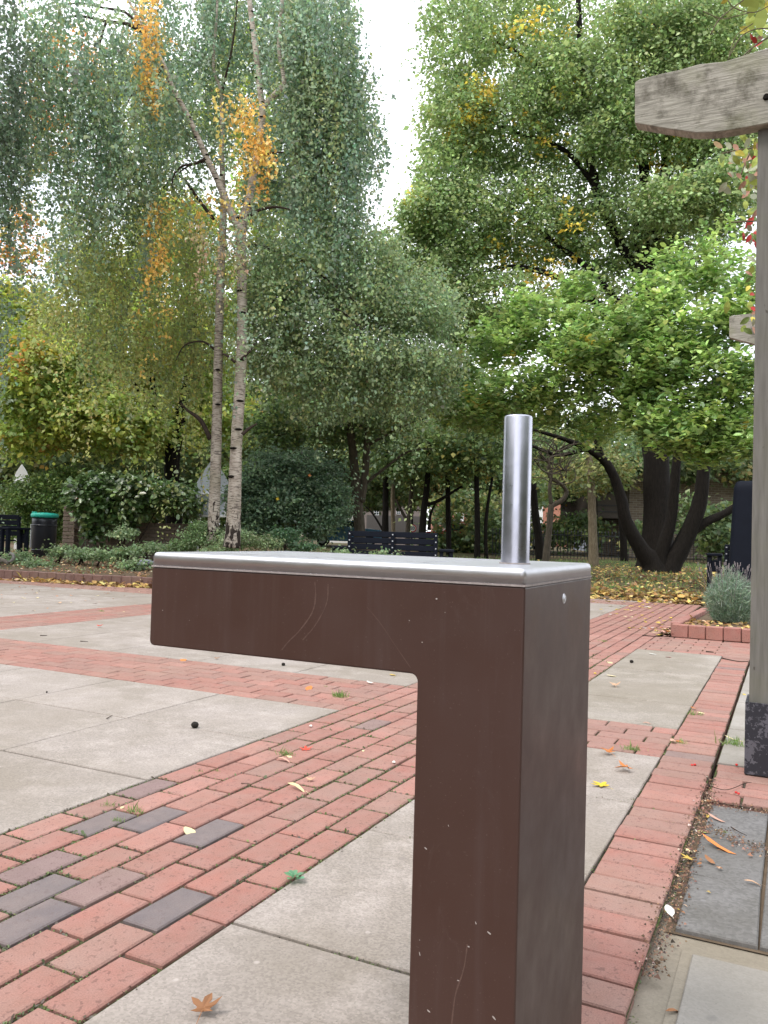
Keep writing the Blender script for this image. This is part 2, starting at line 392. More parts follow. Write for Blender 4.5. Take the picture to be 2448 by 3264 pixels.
slabs('side_paving', [XR, XH0], [.6, .92, 1.645, 2.365, 3.09, 3.82], M_slab)
slabs('inner_paving', [XR, XH0], [4.43, 5.12, 5.74, 6.34, 6.93, 7.55], mat_slab('greenish_concrete', (.325, .288, .255)))
slabs('back_paving', [-5.5, -4.5, -3.5, -2.8, XL], [13.5, 14.0], M_slab)
slabs('outer_paving', [XH1 + .01, .5, 1.3], [3.86, 4.6, 5.4, 6.2, 7.55], M_slab_pale)
# lower patch right of the header course
lb = tag(meshobj('mortar_patch', [(XH1 - .03, .7, -.030), (1.6, .7, -.030), (1.6, 3.33, -.030), (XH1 - .03, 3.33, -.030)], [(0, 1, 2, 3)], M_mortar), kind='structure')
dk = tag(meshobj('granite_flags', [(-.265, 2.18, -.026), (1.4, 2.18, -.026), (1.4, 3.31, -.026), (-.265, 3.31, -.026)], [(0, 1, 2, 3)], M_soil), kind='structure')
for x0, x1, y0, y1 in ((-.245, -.052, 2.19, 2.565), (-.25, -.052, 2.567, 2.92), (-.245, -.052, 2.922, 3.28), (-.05, .4, 2.19, 2.75), (-.05, .4, 2.752, 3.28), (.402, .9, 2.2, 3.28)):
    put('paving_slab', brick_me(x1 - x0 - .006, y1 - y0 - .004, M_slab_dark, 1, .02), dk, (x0 + x1) / 2, (y0 + y1) / 2, -.014 + random.uniform(-.002, .002), random.uniform(-.01, .01), .002)
pf = tag(meshobj('pale_flags', [(-.215, .75, -.027), (1.0, .75, -.027), (1.0, 2.11, -.027), (-.215, 2.11, -.027)], [(0, 1, 2, 3)], M_mortar), kind='structure')
for x0, x1, y0, y1 in ((-.195, .35, 1.74, 2.085), (-.195, .35, 1.2, 1.725), (.36, .9, 1.2, 2.085)):
    put('paving_slab', brick_me(x1 - x0 - .006, y1 - y0 - .004, M_slab_pale, 1, .02), pf, (x0 + x1) / 2, (y0 + y1) / 2, -.019, random.uniform(-.01, .01), .001)

# kerbs ----------------------------------------------------------------
def kerb(name, pts, unit, h, wd, mat, label, cat='kerb', z0=0.0):
    p0 = pts[0]; r = thing(name, (p0[0], p0[1], 0), label, cat)
    seg = []; 
    for a, b in zip(pts[:-1], pts[1:]):
        L = math.hypot(b[0] - a[0], b[1] - a[1]); n = max(1, round(L / unit)); an = math.atan2(b[1] - a[1], b[0] - a[0])
        for i in range(n):
            f = (i + .5) / n; seg.append((a[0] + (b[0] - a[0]) * f, a[1] + (b[1] - a[1]) * f, an, L / n))
    for x, y, an, L in seg:
        bm = bmesh.new(); addbox(bm, (0, 0, h / 2), (L - .006, wd, h + random.uniform(-.004, .004)))
        bmesh.ops.bevel(bm, geom=[e for e in bm.edges], offset=.008, segments=1, affect='EDGES')
        me = bpy.data.meshes.new('edging_brick'); bm.to_mesh(me); bm.free(); me.materials.append(mat)
        o = bpy.data.objects.new('edging_brick', me); o.location = (x - p0[0], y - p0[1], z0 + random.uniform(-.003, .003)); o.rotation_euler = (0, random.uniform(-.01, .01), an + random.uniform(-.01, .01)); link(o, r)
    return r
xk = np.linspace(-19, -7.6, 16)
kerb('brick_kerb', [(x, yb(x)) for x in xk], .215, .145, .11, M_kerb, 'long low dark brick kerb along the flower bed behind the paving on the left')
PX, PY = -1.05, 8.78
kerb('planter_edging', [(PX, PY), (1.4, PY - .1)], .165, .135, .10, M_kerb_red, 'front edging of upright red bricks on the lavender planter')
kerb('planter_side_edging', [(PX + .02, PY + .12), (PX + .15, 12.3)], .215, .135, .10, M_kerb_red, 'left side edging of red bricks running back from the planter corner')
tag(meshobj('planter_soil', [(PX, PY, .085), (1.6, PY - .08, .085), (1.6, 12.4, .085), (PX + .13, 12.4, .085)], [(0, 1, 2, 3)], M_soil), kind='structure')

# ------------------------------------------------------------------ leaves engine
def basis(nrm, along):
    nrm = nrm / (np.linalg.norm(nrm, axis=1, keepdims=True) + 1e-9)
    u = along - nrm * np.sum(along * nrm, axis=1, keepdims=True)
    u = u / (np.linalg.norm(u, axis=1, keepdims=True) + 1e-9)
    return u, np.cross(nrm, u), nrm
def leaves_mesh(name, pos, nrm, along, size, col, mat, parent, shape='diamond', kind=None):
    u, v, nn = basis(nrm, along); s = size[:, None]
    if shape == 'diamond':
        T = [(0, 0, 0), (.42, .36, .05), (1, 0, -.05), (.42, -.36, .05)]; F = [(0, 1, 2, 3)]
    elif shape == 'tri':
        T = [(0, .3, 0), (1, 0, -.1), (0, -.3, 0)]; F = [(0, 2, 1)]
    elif shape == 'oval':
        T = [(0, 0, 0), (.35, .27, .06), (.75, .27, .03), (1, 0, -.08), (.75, -.27, .03), (.35, -.27, .06)]; F = [(0, 1, 2, 3), (0, 3, 4, 5)]
    elif shape == 'blade':
        T = [(0, .05, 0), (.55, .035, .06), (1, 0, .0), (0, -.05, 0)]; F = [(0, 3, 2, 1)]
    V_ = np.stack([pos + s * (u * a + v * b + nn * c) for a, b, c in T], axis=1).reshape(-1, 3)
    o = bigmesh(name, V_, len(T), F, mat, parent, col)
    if kind: o['kind'] = kind
    return o
def pick(pal, n):
    w_ = np.array([p[3] for p in pal], float); w_ /= w_.sum()
    return np.array([p[:3] for p in pal])[rng.choice(len(pal), n, p=w_)]
def jitter(col, n, a=.22):
    return np.clip(col * (1 + rng.normal(0, a, (n, 1))) * (1 + rng.normal(0, .07, (n, 3))), .003, .95)
def ell(n, shell=.45):
    d = rng.normal(size=(n, 3)); d /= np.linalg.norm(d, axis=1, keepdims=True)
    return d * (rng.random((n, 1)) ** (1 / 3) * (1 - shell) + shell * rng.random((n, 1)) ** .3)
AX = np.stack([CR, CF, CU])     # blob axes: across, away, up
def blob_pts(blobs, per):
    """clump centres in the blobs. blob = (px, py, depth, rx px, ry px, rdepth m, weight)"""
    out = []
    for (px, py, t, rx, ry, rd, wt) in blobs:
        n = max(1, int(per * wt)); e = ell(n); k = ppm(t)
        c = P(px, py, t)
        out.append(c + (e[:, :1] * rx * k) * CR + (e[:, 1:2] * rd) * np.array([CF[0], CF[1], 0]) + (e[:, 2:3] * ry * k) * np.array([0, 0, 1.0]))
    return np.concatenate(out)
def crown(parent, blobs, per, nleaf, rc, size, pal, mat=None, shape='diamond', flat=.45, up=.8, name='foliage', droop=.25, rosette=False, kind=None):
    c = blob_pts(blobs, per); m = len(c); N = m * nleaf
    cc = np.repeat(c, nleaf, axis=0); r = rc * np.exp(rng.normal(0, .3, m)); rr = np.repeat(r, nleaf)[:, None]
    e = rng.normal(0, .5, (N, 3)); tilt = rng.normal(0, .35, (m, 2)); tt = np.repeat(tilt, nleaf, axis=0)
    e[:, 2] = e[:, 2] * flat + e[:, 0] * tt[:, 0] + e[:, 1] * tt[:, 1]
    pos = cc + e * rr
    out_ = e.copy(); out_[:, 2] *= .5
    along = out_ + rng.normal(0, .5, (N, 3)) - np.array([0, 0, droop])
    nrm = rng.normal(0, .55, (N, 3)) + np.array([0, 0, up]) + out_ * .5
    base = np.repeat(pick(pal, m), nleaf, axis=0) * .75 + pick(pal, N) * .25
    base = base * np.repeat(np.exp(rng.normal(0, .16, (m, 1))), nleaf, axis=0)
    col = jitter(base, N, .16)
    sz = size * np.exp(rng.normal(0, .22, N))
    return leaves_mesh(name, pos, nrm, along, sz, col, mat or M_leaf, parent, shape, kind)
def strands(parent, blobs, per, length, spacing, size, pal, name='foliage', twig=True, sway=.12, mat=None):
    """hanging birch twigs: each starts at a clump point and trails down with leaves on both sides"""
    s0 = blob_pts(blobs, per); m = len(s0); L = length * np.exp(rng.normal(-.15, .6, m))
    ns = np.maximum(4, (L / spacing).astype(int)); ns = np.minimum(ns, int(3 * length / spacing))
    idx = np.repeat(np.arange(m), ns); N = len(idx)
    start = np.concatenate([[0], np.cumsum(ns)[:-1]]); f = (np.arange(N) - start[idx]) / ns[idx]
    az = rng.random(m) * 6.28; hd = np.stack([np.cos(az), np.sin(az), np.zeros(m)], 1)
    arch = rng.uniform(.02, .35, m)
    def at(i, f): 
        return s0[i] + hd[i] * (arch[i] * (1 - np.exp(-3 * f)))[:, None] + np.stack([np.zeros(len(f)), np.zeros(len(f)), -L[i] * f + .06 * (1 - np.exp(-4 * f))], 1) + np.stack([np.sin(f * 5 + i), np.cos(f * 4 + i * 1.3), 0 * f], 1) * sway * .6
    pos = at(idx, f) + rng.normal(0, 1, (N, 3)) * (.03 + .06 * rng.random((m, 1)))[idx]
    along = rng.normal(0, .6, (N, 3)) + np.array([0, 0, -.9])
    nrm = rng.normal(0, 1, (N, 3)) + np.array([0, 0, .35])
    base = np.repeat(pick(pal, m), ns, axis=0) * .8 + pick(pal, N) * .2
    col = jitter(base * 1.12, N, .17)
    o = leaves_mesh(name, pos, nrm, along, size * np.exp(rng.normal(0, .2, N)), col, mat or M_leaf, parent)
    if twig:
        seg = 4; A = []; 
        fr = np.linspace(0, 1, seg + 1); ii = np.arange(m)
        pts = np.stack([at(ii, np.full(m, q)) for q in fr], 1)
        w_ = .002; vv = []
        for q in range(seg):
            a, b = pts[:, q], pts[:, q + 1]
            vv.append(np.stack([a - CR * w_, a + CR * w_, b + CR * w_ * .7, b - CR * w_ * .7], 1).reshape(-1, 3))
        bigmesh('twigs', np.concatenate(vv), 4, [(0, 1, 2, 3)], M_twig, parent)['kind'] = 'stuff'
    return o
def tube(bm, pts, rads, n=8, wob=0.0):
    rings = []
    for i, (p, r) in enumerate(zip(pts, rads)):
        p = V(p); a = V(pts[max(0, i - 1)]); b = V(pts[min(len(pts) - 1, i + 1)]); d = (b - a).normalized()
        x = d.orthogonal().normalized() if i == 0 else (rings_x - d * rings_x.dot(d)).normalized()
        rings_x = x; y = d.cross(x)
        rings.append([bm.verts.new(p + (x * math.cos(6.2832 * k / n) + y * math.sin(6.2832 * k / n)) * r * (1 + wob * random.uniform(-1, 1))) for k in range(n)])
    for A, B in zip(rings[:-1], rings[1:]):
        for k in range(n): bm.faces.new((A[k], A[(k + 1) % n], B[(k + 1) % n], B[k]))
    bm.faces.new(rings[-1]); bm.faces.new(list(reversed(rings[0])))
def smoothline(pts, rads, k=4):
    P_ = np.array(pts, float); R_ = np.array(rads, float); n = len(P_); o = []; q = []
    for i in range(n - 1):
        p0, p1, p2, p3 = P_[max(0, i - 1)], P_[i], P_[i + 1], P_[min(n - 1, i + 2)]
        for j in range(k):
            t = j / k; o.append(.5 * ((2 * p1) + (-p0 + p2) * t + (2 * p0 - 5 * p1 + 4 * p2 - p3) * t * t + (-p0 + 3 * p1 - 3 * p2 + p3) * t ** 3)); q.append(R_[i] * (1 - t) + R_[i + 1] * t)
    o.append(P_[-1]); q.append(R_[-1]); return o, q
def limb(bm, L, t, wpx, n=8, wob=.06, dz=0.0, k=4):
    """L: list of photo points; wpx: widths in photo px; t: depth or list of depths"""
    ts = t if isinstance(t, (list, tuple)) else [t + dz * i for i in range(len(L))]
    pts = [P(a, b, q) for (a, b), q in zip(L, ts)]; rads = [w_ * ppm(q) / 2 for w_, q in zip(wpx, ts)]
    o, q = smoothline(pts, rads, k); tube(bm, o, q, n, wob)
def own(o, root):
    o.parent = root; o.matrix_parent_inverse = Matrix.Translation(-Vector(root.location)); return o
def wobj(name, bm, mat, root, smooth=True, bevel=0):
    o = bmobj(name, bm, mat, None, smooth=smooth, bevel=bevel); return own(o, root)
def plY(px, py, y): d = ray(px, py); return CP + d * (y / d[1])

# ================================================================== drinking fountain
def mat_paint():
    m = MT('brown_painted_steel', .45, .35); v = m.coord('Object')
    n1 = m.noise(v, 3.2, 4); base = m.mix(m.ramp(n1, (.3, 0.0), (.75, 1.0)), (.062, .031, .0235), (.075, .0395, .0325))
    smear = m.ramp(m.noise(m.coord('Object', (26, 26, 1.6)), 1.5, 5, .6), (.54, 0.0), (.80, .26))
    base = m.mix(smear, base, (.125, .095, .095))
    sc2 = m.ramp(m.noise(m.coord('Object', (9, 9, 5)), 3.2, 5, .7, 1.2), (.60, 0.0), (.8, .35))
    base = m.mix(sc2, base, (.12, .085, .08))
    drip = m.ramp(m.noise(m.coord('Object', (38, 38, .9)), 2.2, 4, .65), (.56, 0.0), (.74, .28))
    sz = m.new('ShaderNodeSeparateXYZ'); m.l(v, sz.inputs[0]); mr = m.new('ShaderNodeMapRange'); mr.inputs[1].default_value = .62; mr.inputs[2].default_value = .90; m.l(sz.outputs[2], mr.inputs[0])
    dm = m.new('ShaderNodeMath', operation='MULTIPLY'); m.l(drip, dm.inputs[0]); m.l(mr.outputs[0], dm.inputs[1]); base = m.mix(dm.outputs[0], base, (.115, .078, .068))
    base = m.mix(m.ramp(m.noise(v, 1.4, 3), (.4, 0.0), (.7, .5)), base, (.052, .028, .024))
    fl = m.ramp(m.noise(v, 300, 2), (.68, 0.0), (.75, .3)); base = m.mix(fl, base, (.2, .15, .14))
    m.col(base); m.rough(m.ramp(m.noise(v, 12, 4), (.3, .34), (.7, .52))); m.bump(m.noise(v, 420, 3), .06, .0008); return m.m
def mat_steel(name, c=(.62, .62, .64), r=.28, brush=(2, 2, 300), dark=.25):
    m = MT(name, r, .5, 1.0); v = m.coord('Object', brush); v2 = m.coord('Object')
    n_ = m.noise(v, 4, 4); sp = m.ramp(m.noise(v2, 28, 5, .7), (.4, 0.0), (.8, dark))
    m.col(m.mix(sp, c, tuple(x * .55 for x in c)))
    rr = m.mix(.5, m.ramp(n_, (.3, r - .05), (.7, r + .08)), m.ramp(m.noise(v2, 40, 5), (.3, r - .04), (.8, r + .2)))
    m.rough(rr); m.bump(n_, .05, .0004); return m.m
M_paint = mat_paint(); M_cap = mat_steel('brushed_steel_cap', (.56, .56, .59), .46, (300, 2, 2), .2); M_cap.node_tree.nodes['Bump'].inputs['Strength'].default_value = 0.01; M_pipe = mat_steel('satin_steel_tube', (.46, .46, .53), .29, (2, 2, 160), .4); M_pipe.node_tree.nodes['Bump'].inputs['Strength'].default_value = 0.0
M_chip = mat_simple('bare_chip', (.40, .35, .33), .6, .3, 0, .1, 40, 0)
M_seal = mat_simple('grey_sealant', (.33, .29, .28), .9, .2, 0, .4, 120, .4)
FT = 1.12
fc = P(1674, 1871, FT); FX, FY = fc[0], fc[1]
def fz(px, py): return plY(px, py, FY)
zcapb, zcapt = fc[2], fz(1677, 1812)[2]
xe = fz(484, 1807)[0]; zab = fz(474, 2056)[2]; xi = fz(1329, 2150)[0]
YB = FY + .418
ft = thing('drinking_fountain', ((xi + FX) / 2, (FY + YB) / 2, 0), 'brown painted steel drinking fountain with long cantilevered arm, brushed steel top and upright steel tube', 'drinking fountain')
def arc(cx, cz, r, a0, a1, n=5): return [(cx + r * math.cos(a0 + (a1 - a0) * i / n), cz + r * math.sin(a0 + (a1 - a0) * i / n)) for i in range(n + 1)]
R_ = .009
zt = zcapb
prof = [(FX, -.05), (FX, zt), (xe, zt)] + arc(xe + R_, zab + R_, R_, math.pi, 1.5 * math.pi) + list(reversed(arc(xi - R_ * 1.2, zab - R_ * 1.2, R_ * 1.2, 0, math.pi / 2))) + [(xi, -.05)]
bm = bmesh.new(); fv = [bm.verts.new((x, FY, z)) for x, z in prof]; bv = [bm.verts.new((x, YB, z)) for x, z in prof]
bm.faces.new(fv); bm.faces.new(list(reversed(bv)))
for i in range(len(prof)): j = (i + 1) % len(prof); bm.faces.new((fv[i], bv[i], bv[j], fv[j]))
bmesh.ops.recalc_face_normals(bm, faces=bm.faces)
body = wobj('body', bm, M_paint, ft, False, .0035); body.data.shade_smooth()
# sealant line
bm = bmesh.new()
addbox(bm, ((FX + xe) / 2, FY - .0002, zt + .0012), (FX - xe + .0012, .0018, .0028)); addbox(bm, (FX + .0002, (FY + YB) / 2, zt + .0012), (.0018, YB - FY, .0032))
wobj('sealant_bead', bm, M_seal, ft, False)
# cap with rounded shoulders and a sunken basin
bm = bmesh.new(); zc0 = zt + .0026
addbox(bm, ((FX + xe) / 2, (FY + YB) / 2, (zc0 + zcapt) / 2), (FX - xe + .001, YB - FY + .001, zcapt - zc0))
bm.edges.ensure_lookup_table()
sel = [e for e in bm.edges if all(v.co.z > zc0 + .01 for v in e.verts)]
sel += [e for e in bm.edges if abs(e.verts[0].co.z - e.verts[1].co.z) > .01]
bmesh.ops.bevel(bm, geom=sel, offset=.008, segments=4, affect='EDGES', profile=.5)
top = max(bm.faces, key=lambda f: f.calc_center_median().z * 10 + f.calc_area())
wobj('steel_cap', bm, M_cap, ft, True)
cap = ft.children[-1]; b_ = cap.modifiers.new('wn', 'WEIGHTED_NORMAL')
bm = bmesh.new()     # low raised rim round the basin
bx0, bx1, by0, by1 = xe + .05, xi - .02, FY + .06, YB - .05
for c_, s_ in ((((bx0 + bx1) / 2, by0, zcapt + .0005), (bx1 - bx0, .003, .001)), (((bx0 + bx1) / 2, by1, zcapt + .0005), (bx1 - bx0, .003, .001)),
               ((bx0, (by0 + by1) / 2, zcapt + .0005), (.003, by1 - by0 - .004, .001)), ((bx1, (by0 + by1) / 2, zcapt + .0005), (.003, by1 - by0 - .004, .001))): addbox(bm, c_, s_)
wobj('basin_rim', bm, M_cap, ft, False)
# tube
pb = P(1641, 1800, 1.32); PXC, PYC = pb[0], pb[1]; pr_ = .0228; ph_ = .238
bm = bmesh.new(); ringp = [(pr_, 0), (pr_, ph_ - .003), (pr_ - .001, ph_ - .0008), (pr_ - .003, ph_), (pr_ - .0058, ph_ - .001), (pr_ - .006, ph_ - .03)]
prev = None; N_ = 64
for r0, z0 in ringp:
    cur = [bm.verts.new((PXC + r0 * math.cos(6.28318 * k / N_), PYC + r0 * math.sin(6.28318 * k / N_), zcapt + .001 + z0)) for k in range(N_)]
    if prev: [bm.faces.new((prev[k], prev[(k + 1) % N_], cur[(k + 1) % N_], cur[k])) for k in range(N_)]
    prev = cur
bm.faces.new(prev)
wobj('steel_tube', bm, M_pipe, ft, True)
bm = bmesh.new(); tube(bm, [(PXC, PYC, zcapt - .001), (PXC, PYC, zcapt + .0018)], [pr_ + .002, pr_ + .002], 48); wobj('tube_collar', bm, M_seal, ft, True)
# key screw on the side face
d = ray(1797, 1908); kp = CP + d * (FX / d[0])
bm = bmesh.new()
for r0, x0, x1 in ((.0085, 0, .0012), (.0055, .001, .0024)):
    bmesh.ops.create_cone(bm, cap_ends=True, segments=24, radius1=r0, radius2=r0 * .9, depth=x1 - x0 + .0006, matrix=Matrix.Translation((FX + (x0 + x1) / 2, kp[1], kp[2])) @ Matrix.Rotation(math.pi / 2, 4, 'Y'))
wobj('screw', bm, M_cap, ft, False)
# paint chips and scuffs on the faces
def flake(bm, c, u, v, n, a, b, ang):
    k = 7; ca, sa = math.cos(ang), math.sin(ang); vs_ = []
    for i in range(k):
        th = 6.283 * i / k; r = random.uniform(.7, 1.1); x, y = a * r * math.cos(th), b * r * math.sin(th)
        vs_.append(bm.verts.new(V(c + n * .0004 + u * (x * ca - y * sa) + v * (x * sa + y * ca))))
    bm.faces.new(vs_)
bm = bmesh.new(); U0, V0, N0 = np.array([1., 0, 0]), np.array([0, 0, 1.]), np.array([0, -1., 0])
for (px, py, a, b, ang) in [(1560, 2974, 8, 3, -.5), (1575, 3244, 10, 3, -.7), (1338, 2996, 2, 1.5, 0), (1338, 3040, 8, 2, -1.3), (1366, 3222, 8, 3, -.5), (1461, 3125, 5, 2, 0), (1517, 2942, 6, 2, -1.2), (1494, 3017, 4, 3, 0),
                            (1357, 2704, 6, 2.5, -.5), (1430, 2632, 4, 1.5, -1.2), (519, 1945, 3, 1.6, .5), (604, 1977, 1.5, 1, 0), (1392, 1909, 4, 3, 0), (1419, 1952, 2, 1, .8), (1305, 1978, 2, 2, 0), (1346, 2047, 3, 2, 0)]:
    c = fz(px, py); k = .43e-3; bm = bmesh.new(); flake(bm, c, U0, V0, N0, a * k, b * k, ang); wobj('paint_chip', bm, M_chip, ft, False)
M_scuff = mat_simple('scuffed_paint', (.115, .068, .056), .6, .3, 0, .5, 400, 0)
def scratch(L, wpx):
    bm = bmesh.new(); pts = [fz(a, b) for a, b in L]; pts, _ = smoothline(pts, [1] * len(pts), 6); prev = None
    for i, p in enumerate(pts):
        w_ = wpx * .43e-3 * random.uniform(.3, 1.0); d = pts[min(i + 1, len(pts) - 1)] - pts[max(i - 1, 0)]; nn = np.array([-d[2], 0, d[0]]); nn /= np.linalg.norm(nn) + 1e-9
        cur = [bm.verts.new(V(p + nn * w_ + N0 * .0003)), bm.verts.new(V(p - nn * w_ + N0 * .0003))]
        if prev: bm.faces.new((prev[0], prev[1], cur[1], cur[0]))
        prev = cur
    wobj('scratch', bm, M_scuff, ft, False)
scratch([(1004, 1855), (1006, 1905), (994, 1955), (955, 2010), (920, 2045), (898, 2072)], 3.2)
scratch([(1046, 1862), (1044, 1910), (1030, 1950), (1000, 2000), (965, 2040)], 2.4)
scratch([(1170, 1935), (1215, 1990), (1262, 2060), (1310, 2130)], 1.2)
scratch([(1490, 3010), (1478, 3090), (1452, 3170), (1440, 3264)], 3)

# ================================================================== timber pergola
def mat_timber(name, a, b, c, lichen=.8, green=.5):
    m = MT(name, .9, .2); v = m.coord('Object', (2.0, 2.0, 22)); v0 = m.coord('Object')
    gr = m.noise(v, 3.2, 6, .62, 1.5); base = m.ramp(gr, (.33, a), (.5, b), (.66, c))
    fine = m.noise(m.coord('Object', (6, 6, 220)), 1.5, 3); base = m.mix(m.ramp(fine, (.35, .45), (.6, 0.0)), base, tuple(x * .45 for x in a))
    base = m.mix(m.ramp(m.noise(v0, 7, 5, .7), (.50, 0.0), (.66, lichen)), base, (.07, .062, .045))
    base = m.mix(m.ramp(m.noise(v0, 4, 4), (.48, 0.0), (.7, green)), base, (.20, .21, .10))
    m.col(base); m.bump(m.mix(.5, gr, fine), .7, .006); return m.m
M_beam = mat_timber('weathered_rafter', (.25, .235, .20), (.37, .35, .30), (.46, .43, .38))
def mat_post():
    m = MT('stained_post_timber', .8, .25); v = m.coord('Object', (14, 14, 1.2)); v0 = m.coord('Object')
    base = m.ramp(m.noise(v, 4, 5), (.3, (.125, .118, .106)), (.7, (.19, .18, .165)))
    base = m.mix(m.ramp(m.noise(v0, 6, 4), (.45, 0.0), (.7, .35)), base, (.15, .15, .10))
    dent = m.ramp(m.noise(m.coord('Object', (30, 30, 14)), 1.5, 3, .5), (.68, 0.0), (.74, .8)); base = m.mix(dent, base, (.07, .06, .05))
    m.col(base); m.bump(dent, .4, .004); return m.m
M_post = mat_post()
def mat_sleeve():
    m = MT('peeling_black_sleeve', .6, .35); v0 = m.coord('Object')
    gt = m.new('ShaderNodeMath', operation='GREATER_THAN'); m.l(m.mix(.45, m.noise(v0, 11, 6, .75, .3), m.noise(v0, 70, 4, .7)), gt.inputs[0]); gt.inputs[1].default_value = .515
    m.col(m.mix(gt.outputs[0], (.024, .024, .032), (.10, .097, .115))); m.bump(gt.outputs[0], .3, .001); return m.m
M_sleeve = mat_sleeve()
slv = G(2372, 2466); SX, SY = slv[0], slv[1]
zsl = plY(2378, 2238, SY)[2]; pl = plY(2388, 2200, SY + .02); plx = pl[0]
po = thing('timber_post', (SX + .1, SY + .1, 0), 'square grey timber pergola post standing in a peeling black metal foot sleeve', 'post')
zbm = plY(2430, 403, SY + .01)[2]
bm = bmesh.new(); addbox(bm, (plx + .085, SY + .105, (zbm + .0) / 2 + .1), (.17, .17, zbm - .2)); wobj('post_shaft', bm, M_post, po, False, .006)
bm = bmesh.new()
for c_, s_ in (((SX + .1, SY + .006, zsl / 2), (.20, .012, zsl)), ((SX + .1, SY + .2, zsl / 2), (.20, .012, zsl)), ((SX + .006, SY + .103, zsl / 2), (.012, .182, zsl)), ((SX + .194, SY + .103, zsl / 2), (.012, .182, zsl))): addbox(bm, c_, s_)
wobj('foot_sleeve', bm, M_sleeve, po, False)
BYF = SY - .025
outl = [(2023.5, 261), (2040, 251), (2100, 233), (2160, 222), (2230, 203), (2310, 192), (2442, 153)]; outb = [(2448, 393), (2330, 414), (2289, 420), (2220, 423), (2120, 409), (2023, 392)]
tp = [plY(a, b, BYF) for a, b in outl]; bt = [plY(a, b, BYF) for a, b in outb]
zt_, zb_ = tp[-1][2], bt[0][2]
pr2 = [(p[0], p[2] + random.uniform(-.004, .004)) for p in tp] + [(1.3, zt_ + .0), (1.3, zb_)] + [(p[0], p[2]) for p in bt]
def rafter(dy, label, dx=0.0):
    x0 = pr2[0][0] + dx; r = thing('pergola_rafter', (x0, BYF + dy, zb_), label, 'rafter', 'pergola rafters')
    bm = bmesh.new(); f = [bm.verts.new((x + dx, BYF + dy, z)) for x, z in pr2]; b = [bm.verts.new((x + dx, BYF + dy + .07, z)) for x, z in pr2]
    bm.faces.new(f); bm.faces.new(list(reversed(b)))
    for i in range(len(pr2)): j = (i + 1) % len(pr2); bm.faces.new((f[i], b[i], b[j], f[j]))
    bmesh.ops.recalc_face_normals(bm, faces=bm.faces)
    wobj('board', bm, M_beam, r, False, .005)
    bm = bmesh.new(); bp = plY(2443, 310, BYF); bmesh.ops.create_cone(bm, cap_ends=True, segments=10, radius1=.014, radius2=.011, depth=.012, matrix=Matrix.Translation((bp[0] + dx, BYF + dy - .006, bp[2])) @ Matrix.Rotation(math.pi / 2, 4, 'X'))
    wobj('bolt', bm, M_bark_dark, r, False); return r
rafter(0, 'large weathered rafter end jutting out over the post at top right')
d2 = ray(2324.5, 1002); y2 = BYF * 2.14
rafter(y2 - BYF, 'smaller looking rafter end further back, half hidden by the post', y2 * d2[0] / d2[1] - pr2[0][0])

def leafshape(kind):
    if kind == 'maple':
        pts = []; lobes = [(-2.35, .55), (-1.25, .85), (0, 1.0), (1.25, .85), (2.35, .55)]
        out_ = [(0, -.12)]
        for i, (a, r) in enumerate(lobes):
            a2 = math.pi / 2 - a * .85
            for da, rr in ((-.28, .62), (0, 1.0), (.28, .62)): out_.append((r * rr * math.cos(a2 - da), r * rr * math.sin(a2 - da)))
            if i < 4: am = math.pi / 2 - (a + lobes[i + 1][0]) / 2 * .85; out_.append((.30 * math.cos(am), .30 * math.sin(am)))
        return out_
    if kind == 'lance': return [(.0, -1), (.16, -.6), (.22, 0), (.15, .6), (0, 1.05), (-.14, .6), (-.2, 0), (-.15, -.6)]
    return [(0, -1), (.38, -.6), (.52, -.05), (.40, .5), (.10, .95), (0, 1.05), (-.12, .95), (-.42, .5), (-.5, -.05), (-.36, -.6)]
def leaf_me(kind, curl, seed):
    r = random.Random(seed); o = leafshape(kind); vs_ = [(0, 0, 0)]; 
    for x, y in o:
        x *= r.uniform(.88, 1.1); y *= r.uniform(.9, 1.08); vs_.append((x, y, 0))
    k1, k2 = r.uniform(.4, 1) * curl, r.uniform(-.6, 1) * curl
    vs_ = [(x, y, .04 + k1 * x * x * .5 + k2 * y * y * .35 + r.uniform(-.05, .05) * curl) for x, y, z in vs_]
    n = len(vs_) - 1; fs = [(0, i + 1, (i + 1) % n + 1) for i in range(n)]
    vs_ += [(x * .96, y * .96, z - .025) for x, y, z in vs_[:]]
    m0 = n + 1; fs += [(m0, m0 + (i + 1) % n + 1, m0 + i + 1) for i in range(n)]
    # stalk
    y0 = min(v[1] for v in vs_); b = len(vs_); zt2 = vs_[0][2]
    if kind == 'maple': s0, s1 = (0, -.1, zt2), (r.uniform(-.2, .2), -.95, .03)
    else: s0, s1 = (0, -1, .06), (r.uniform(-.1, .1), -1.5, .03)
    vs_ += [(s0[0] - .02, s0[1], s0[2]), (s0[0] + .02, s0[1], s0[2]), (s1[0] + .015, s1[1], s1[2]), (s1[0] - .015, s1[1], s1[2])]; fs.append((b, b + 1, b + 2, b + 3))
    me = bpy.data.meshes.new('fallen_leaf'); me.from_pydata(vs_, [], fs); me.materials.append(M_fallen); me.update(); return me
LEAF = {(k, i): leaf_me(k, c, i * 7 + len(k)) for k in ('maple', 'oval', 'lance') for i, c in enumerate((.35, .8, 1.5))}
PAL = dict(red=(.62, .07, .045), orange=(.60, .21, .06), cream=(.72, .62, .36), tan=(.55, .36, .24), brown=(.32, .15, .07), pink=(.62, .36, .28), yellow=(.72, .52, .04), lime=(.55, .62, .2), white=(.75, .74, .68), gold=(.55, .38, .08))
